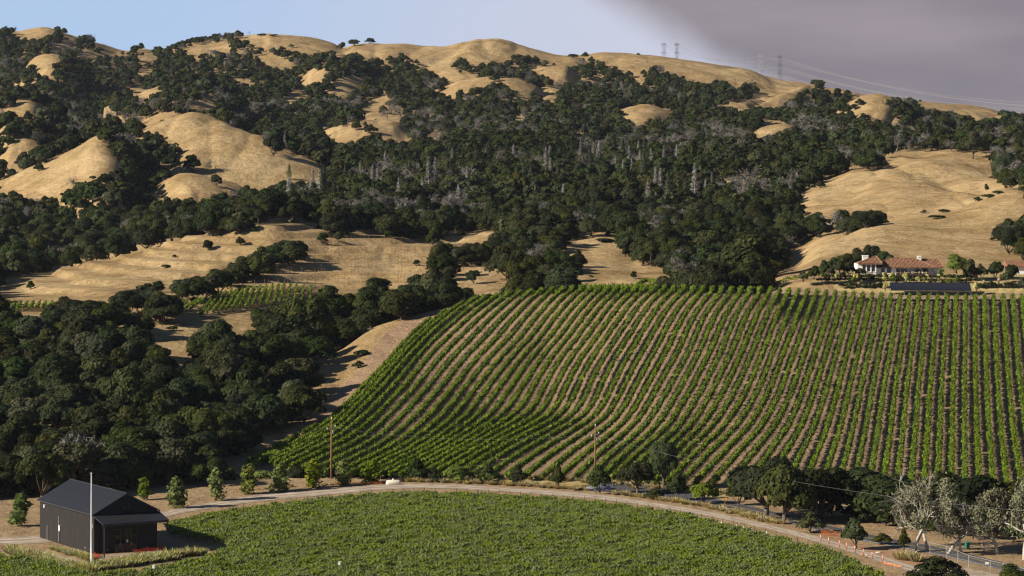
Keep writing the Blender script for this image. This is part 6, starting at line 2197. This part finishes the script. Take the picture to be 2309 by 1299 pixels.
def garden():
    rng = np.random.default_rng(55)
    # terrace banks the villa stands on
    V, Q = [], []
    us = np.arange(1860, 2500, 6.0)
    prof = [(698, 668), (700.5, 661), (702.5, 648), (706, 637), (712, 629), (717, 625), (724, 622), (752, 618)]
    for u in us:
        f = np.clip((u - 1860) / 70, 0, 1)
        for d, v in prof:
            q = at(u, v, d)
            h = float(height(q[0], q[1]))
            V.append((q[0], q[1], h - .3 + (max(q[2] + rng.normal() * .06, h + .06) - h + .3) * f if d > 699 else h - .4))
    n = len(prof)
    idx = np.arange(len(us) * n).reshape(len(us), n)
    Q = np.stack([idx[:-1, :-1], idx[1:, :-1], idx[1:, 1:], idx[:-1, 1:]], -1).reshape(-1, 4)
    kind(link('garden_terrace', mesh_np('garden_terrace', np.array(V), Q, M['verge'], smooth=True)), 'structure')
    strip3 = [(1850, 652), (1900, 655), (1960, 660), (2010, 661)]
    # stone edging at the foot
    M['stone'] = ramp_mat('fieldstone', (0.22, 0.17, 0.13), (0.42, 0.34, 0.27), 2.0, .95, .1, .4, 5, vary=.3)
    stones = []
    for s in range(4):
        g = np.random.default_rng(800 + s)
        m = MB().lathe([(.10, -.12), (.30, 0), (.34, .14), (.24, .3), (.08, .36)], sides=7)
        m.v = [tuple(np.array(q) * (1 + g.normal(size=3) * .1)) for q in m.v]
        stones.append(m.mesh('stone', M['stone']))
    w = thing('stone_edging', 'line of loose fieldstones edging the garden above the vine row ends', 'stone edging', tuple(at(1940, 658, 691)))
    for i, u in enumerate(np.arange(1940, 2309, 3.4)):
        q = at(u, 656 + rng.normal() * .8 + (2.5 if u > 2010 and u < 2190 else 0), 691 + rng.normal() * .3)
        q[2] = float(height(q[0], q[1])) + .05
        o = link('stone', stones[i % 4], w)
        o.location = tuple(q - np.array(w.location))
        f = rng.uniform(.6, 1.3)
        o.scale = (f, f, f)
        o.rotation_euler = (0, 0, rng.uniform(0, 6))
    kinds = {'d': SHRUB, 'o': SHRUBO, 'f': SHRUBF, 't': SHRUBT}
    L = [('o', 1893, 617, 17, 30, 703, 'grey-green bush at the left end of the villa'), ('d', 1915, 620, 18, 34, 706, 'dark bush touching the left end of the villa'), ('d', 1858, 622, 18, 34, 706, 'dark bush at the left end of the villa garden'), ('o', 1875, 621, 14, 22, 704, 'pale bush left of the villa'),
         ('f', 2122, 622, 12, 18, 706, 'bright yellow-green bush in front of the villa deck'), ('d', 2187, 628, 24, 42, 708, 'dark reddish-green bush right of the bright round tree'), ('o', 2213, 628, 16, 34, 708, 'olive bush left of the person in white'),
         ('d', 2243, 626, 24, 46, 712, 'tall dark shrub right of the person in white'), ('o', 2272, 636, 17, 30, 706, 'olive shrub before the guest house'), ('d', 2284, 630, 20, 42, 710, 'dark shrub before the guest house'), ('o', 2308, 650, 13, 24, 700, 'olive bush at the right picture edge'),
         ('d', 1836, 628, 20, 28, 706, 'dark bush at the left end of the garden beyond the row ends'), ('o', 1812, 634, 18, 22, 706, 'grey-green bush farthest left of the villa garden'), ('d', 1940, 622, 15, 22, 706, 'dark bush before the left corner of the villa'), ('t', 1996, 654, 10, 15, 698, 'yellowish shrub at the left end of the solar array'), ('t', 2202, 656, 12, 19, 698, 'pale yellow-green shrub at the right end of the solar array')]
    for i, (kk, u, v, rp, hp, d, lab) in enumerate(L):
        q = at(u, v, d)
        k_ = kinds[kk][i % len(kinds[kk])]
        plant(k_, 'shrub', lab, 'shrub', q, rp * d / F / k_.R, sz=hp * d / F / k_.H, parts=('stem', 'foliage'))
    rows = [(1845, 2010, 634, 708, 20, 8, 'low mixed shrub in the middle bed below the villa'), (2012, 2200, 629, 711, 20, 8, 'low mixed shrub in the back bed above the solar array'), (1860, 2010, 627, 711.5, 20, 8, 'low mixed shrub in the upper bed below the villa deck'), (1898, 1995, 648, 702.3, 13, 7, 'low dark shrub in the lower bed left of the solar array'), (2010, 2185, 637, 705.5, 22, 7, 'low mixed shrub directly above the solar array'), (2205, 2305, 648, 702.4, 14, 8, 'low shrub in the bed right of the solar array')]
    for a, b, v, d, n, rp, lab in rows:
        rp *= 1.15
        for j, u in enumerate(np.linspace(a, b, n)):
            kk = rng.choice(['d', 'd', 'o', 'o', 't', 'f'] if 'mixed' in lab else ['d', 'd', 'o'])
            k_ = kinds[kk][j % len(kinds[kk])]
            r = rp * rng.uniform(.7, 1.3)
            q = at(u + rng.uniform(-2, 2), v + rng.uniform(-1, 1.5), d)
            plant(k_, 'shrub', lab + ', %s from the left' % ORD[j], 'shrub', q, r * d / F / k_.R, sz=r * (1.2 if d > 706 else 1.35) * d / F / k_.H, parts=('stem', 'foliage'), group=lab + 's')
    k_ = oak_kind(340, R=3.8, H=7.4, base=1.4, nblob=26, ncard=2200, size=.26, leaf='leaf_fresh', tr=.2)
    q = at(2155, 627, 710)
    plant(k_, 'garden_tree', 'bright yellow-green round tree in front of the right end of the villa', 'tree', q, 31 * 710 / F / 3.8, sz=61 * 710 / F / 7.4)
    for i, (u, v, r, h, d) in enumerate(((1905, 600, 30, 44, 742), (1935, 598, 30, 54, 748), (1962, 596, 30, 60, 752), (1992, 596, 30, 48, 752), (2012, 598, 22, 38, 750), (1880, 604, 22, 32, 740))):
        k_ = OAK[i]
        q = at(u, v + 6, d)
        q[2] = float(height(q[0], q[1]))
        plant(k_, 'oak_tree', 'dark oak in the clump behind the villa roof, %s from the left' % ORD[[1, 2, 3, 4, 5, 0][i]], 'tree', q, r * d / F / k_.R, sz=(h + 8) * d / F / k_.H, group='oaks behind the villa')
    person(at(2219, 645, 704), 'person in a white shirt and dark backpack strap standing in the garden', WHITE_C, DARK_C, .3)
    person(at(2252, 641, 705), 'person in tan clothing standing in the garden by the tall dark shrub', TAN_C, DARK_C, -.4, .5)
    person(at(2294, 647, 702), 'person in pale clothes bending among the shrubs near the right edge', KHAKI_C, DARK_C, 1.2, .6)
    M['pot'] = ramp_mat('glazed_pot', (0.30, 0.30, 0.16), (0.40, 0.38, 0.22), 3)
    M['yellow_pot'] = ramp_mat('yellow_pot', (0.55, 0.38, 0.04), (0.68, 0.48, 0.06), 3)
    for u, v, m_, s, lab in ((1993, 622, 'pot', 1.0, 'pale green planter pot on the villa terrace'), (1926, 625, 'yellow_pot', .7, 'yellow pot left of the villa')):
        t = thing('planter_pot', lab, 'pot', tuple(at(u, v, 711)), 0, None, (s, s, s))
        MB().lathe([(.3, -.3), (.45, .3), (.5, .8), (.54, .85), (.46, .86)], sides=12).build('pot', M[m_], t, True)
        MB().lathe([(.44, .8), (.44, .84)], sides=12).build('soil', M['bark'], t)
    # outdoor furniture on the deck
    for i, u in enumerate((2022, 2048, 2066, 2084, 1962)):
        t = thing('deck_table', 'small pale table with two seats on the villa deck, %s from the left' % ORD[[1, 2, 3, 4, 0][i]], 'table', tuple(at(u, 620, 717.2) + np.array([0, 0, -.05])), .3 * i, 'tables on the villa deck')
        MB().lathe([(.5, .72), (.5, .76)], sides=10).build('top', M['stucco'], t)
        MB().lathe([(.2, 0), (.05, .05), (.05, .72)], sides=8).build('leg', M['dark_steel'], t)
        for s in (-1, 1):
            MB().box(s * .85 - .22, s * .85 + .22, -.22, .22, .4, .46).box(s * 1.04 - .03, s * 1.04 + .03, -.22, .22, .46, .9).box(s * .85 - .2, s * .85 + .2, -.2, .2, 0, .02).box(s * .85 - .04, s * .85 + .04, -.04, .04, .02, .4).build('seat', M['pot'], t)


garden()


# ------------------------------------------------------------------ pylons on the skyline
def pylon(u, vtop, d, label, tone):
    x = (u - UC) * d / F
    zt = CZ + (VH - vtop) * d / F
    zb = float(height(x, d)) - 1
    H = zt - zb
    t = thing('power_pylon', label, 'pylon', (x, d, zb), math.radians(28), 'power pylons on the skyline')
    w0, w1 = H * .075, H * .022
    m = MB()
    lev = [0, .2, .38, .52, .64, .74, .84, .92, 1.0]
    wd = lambda f: w0 + (w1 - w0) * min(1, f / .62)
    r = .10
    for sx in (-1, 1):
        for sy in (-1, 1):
            m.tube([(sx * wd(f), sy * wd(f), f * H) for f in lev], r, 4)
    for a, b in zip(lev[:-1], lev[1:]):
        wa, wb = wd(a), wd(b)
        for s in (-1, 1):
            for p, q in (((-wa, s * wa), (wb, s * wb)), ((wa, s * wa), (-wb, s * wb)), ((s * wa, -wa), (s * wb, wb)), ((s * wa, wa), (s * wb, -wb))):
                m.tube([(p[0], p[1], a * H), (q[0], q[1], b * H)], r * .6, 3, cap=False)
    m.build('lattice', tone, t)
    tips = []
    for z in (zt - 1.2, zt - 9.5, zt - 17.5):
        zz = z - zb
        L = 2.7
        a = MB()
        for s in (-1, 1):
            a.tube([(0, -w1, zz), (s * L, 0, zz + .2)], r * .8, 4).tube([(0, w1, zz), (s * L, 0, zz + .2)], r * .8, 4).tube([(0, 0, zz + 1.6), (s * L, 0, zz + .25)], r * .8, 4)
            a.tube([(s * L, 0, zz + .2), (s * L, 0, zz - 1.4)], .2, 4)
            a.tube([(s * L * .5, 0, zz + .1), (s * L * .5, 0, zz - 1.1)], .16, 4)
        a.build('crossarm', tone, t)
        c, s_ = math.cos(math.radians(28)), math.sin(math.radians(28))
        tips.append([np.array([x + s * L * c, d + s * L * s_, z - 1.4]) for s in (-1, 1)])
    return tips


M['pylon'] = ramp_mat('dull_pylon_steel', (0.14, 0.14, 0.15), (0.20, 0.20, 0.21), 1, .6, .3)
M['pylon_sunlit'] = ramp_mat('sunlit_pylon_steel', (0.32, 0.32, 0.33), (0.42, 0.42, 0.43), 1, .6, .3)  # paler copy of the pylon steel, its sunlit look put into the colour
PY = [pylon(1497, 97, 2800, 'small steel lattice pylon, leftmost on the skyline', M['pylon']), pylon(1526, 97, 2700, 'steel lattice pylon, second from the left on the skyline', M['pylon']),
      pylon(1717, 121, 2780, 'pale sunlit lattice pylon, third from the left on the skyline', M['pylon_sunlit']), pylon(1758, 125, 2680, 'dark lattice pylon, rightmost on the skyline', M['pylon'])]
lv = ('upper', 'middle', 'lower')
for i in range(3):
    for s in range(2):
        sd = ('left', 'right')[s]
        wire('transmission_line', '%s %s-hand transmission line between the left and right dark pylons' % (lv[i], sd), PY[1][i][s], PY[3][i][s], 9, .10, 'transmission lines')
        wire('transmission_line', '%s %s-hand transmission line between the farther pair of pylons' % (lv[i], sd), PY[0][i][s], PY[2][i][s], 9, .08, 'transmission lines')
        e = at(2900, 205 + i * 13, 2500)
        e[0] += s * 6
        wire('transmission_line', '%s %s-hand transmission line sagging right from the rightmost pylon' % (lv[i], sd), PY[3][i][s], e, 30, .10, 'transmission lines', 40)
        e = at(2900, 198 + i * 13, 2650)
        e[0] += s * 6
        wire('transmission_line', '%s %s-hand transmission line sagging right from the pale pylon' % (lv[i], sd), PY[2][i][s], e, 30, .08, 'transmission lines', 40)
p_ = ground(562, 84)
t = thing('radio_mast', 'tiny mast with a crossbar on the bare skyline at the left', 'mast', tuple(p_))
MB().tube([(0, 0, -.5), (0, 0, 6)], .14, 5).build('pole', M['pylon'], t)
MB().tube([(-2, 0, 4.6), (2, 0, 4.6)], .12, 4).tube([(-1.3, 0, 3.4), (1.3, 0, 3.4)], .1, 4).build('crossbar', M['pylon'], t)

# ------------------------------------------------------------------ summer haze over the hills
hm = bpy.data.materials.new('haze')
hm.use_nodes = True
nt = hm.node_tree
nt.nodes.remove(nt.nodes['Principled BSDF'])
pv = nt.nodes.new('ShaderNodeVolumePrincipled')
pv.inputs['Color'].default_value = (0.80, 0.86, 1.0, 1)
pv.inputs['Density'].default_value = HAZE
pv.inputs['Anisotropy'].default_value = 0.2
nt.links.new(pv.outputs[0], nt.nodes['Material Output'].inputs['Volume'])
zmin = float(LZ.min()) - 6
hz = MB().box(-1700, 1900, -40, 3650, zmin, 260).build('haze', hm)
kind(hz, 'stuff')


# ------------------------------------------------------------------ things that only their place tells apart are named by their place
def ordinal(n):
    ones = ORD[:20]
    if n < 20:
        return ones[n]
    tens = {2: 'twent', 3: 'thirt', 4: 'fort', 5: 'fift', 6: 'sixt', 7: 'sevent', 8: 'eight', 9: 'ninet'}
    t, o = divmod(n + 1, 10)
    return tens[t] + 'ieth' if o == 0 else tens[t] + 'y-' + ones[o - 1]


same = {}
for o in COL.objects:
    if o.parent is None and 'label' in o and 'category' in o:
        same.setdefault(o['label'], []).append(o)
for lab, obs in same.items():
    if 1 < len(obs) < 99 and len(lab.split()) <= 12:
        obs.sort(key=lambda o: o.location.x / o.location.y)
        for i, o in enumerate(obs):
            o['label'] = lab + ', ' + ordinal(i) + ' from the left'
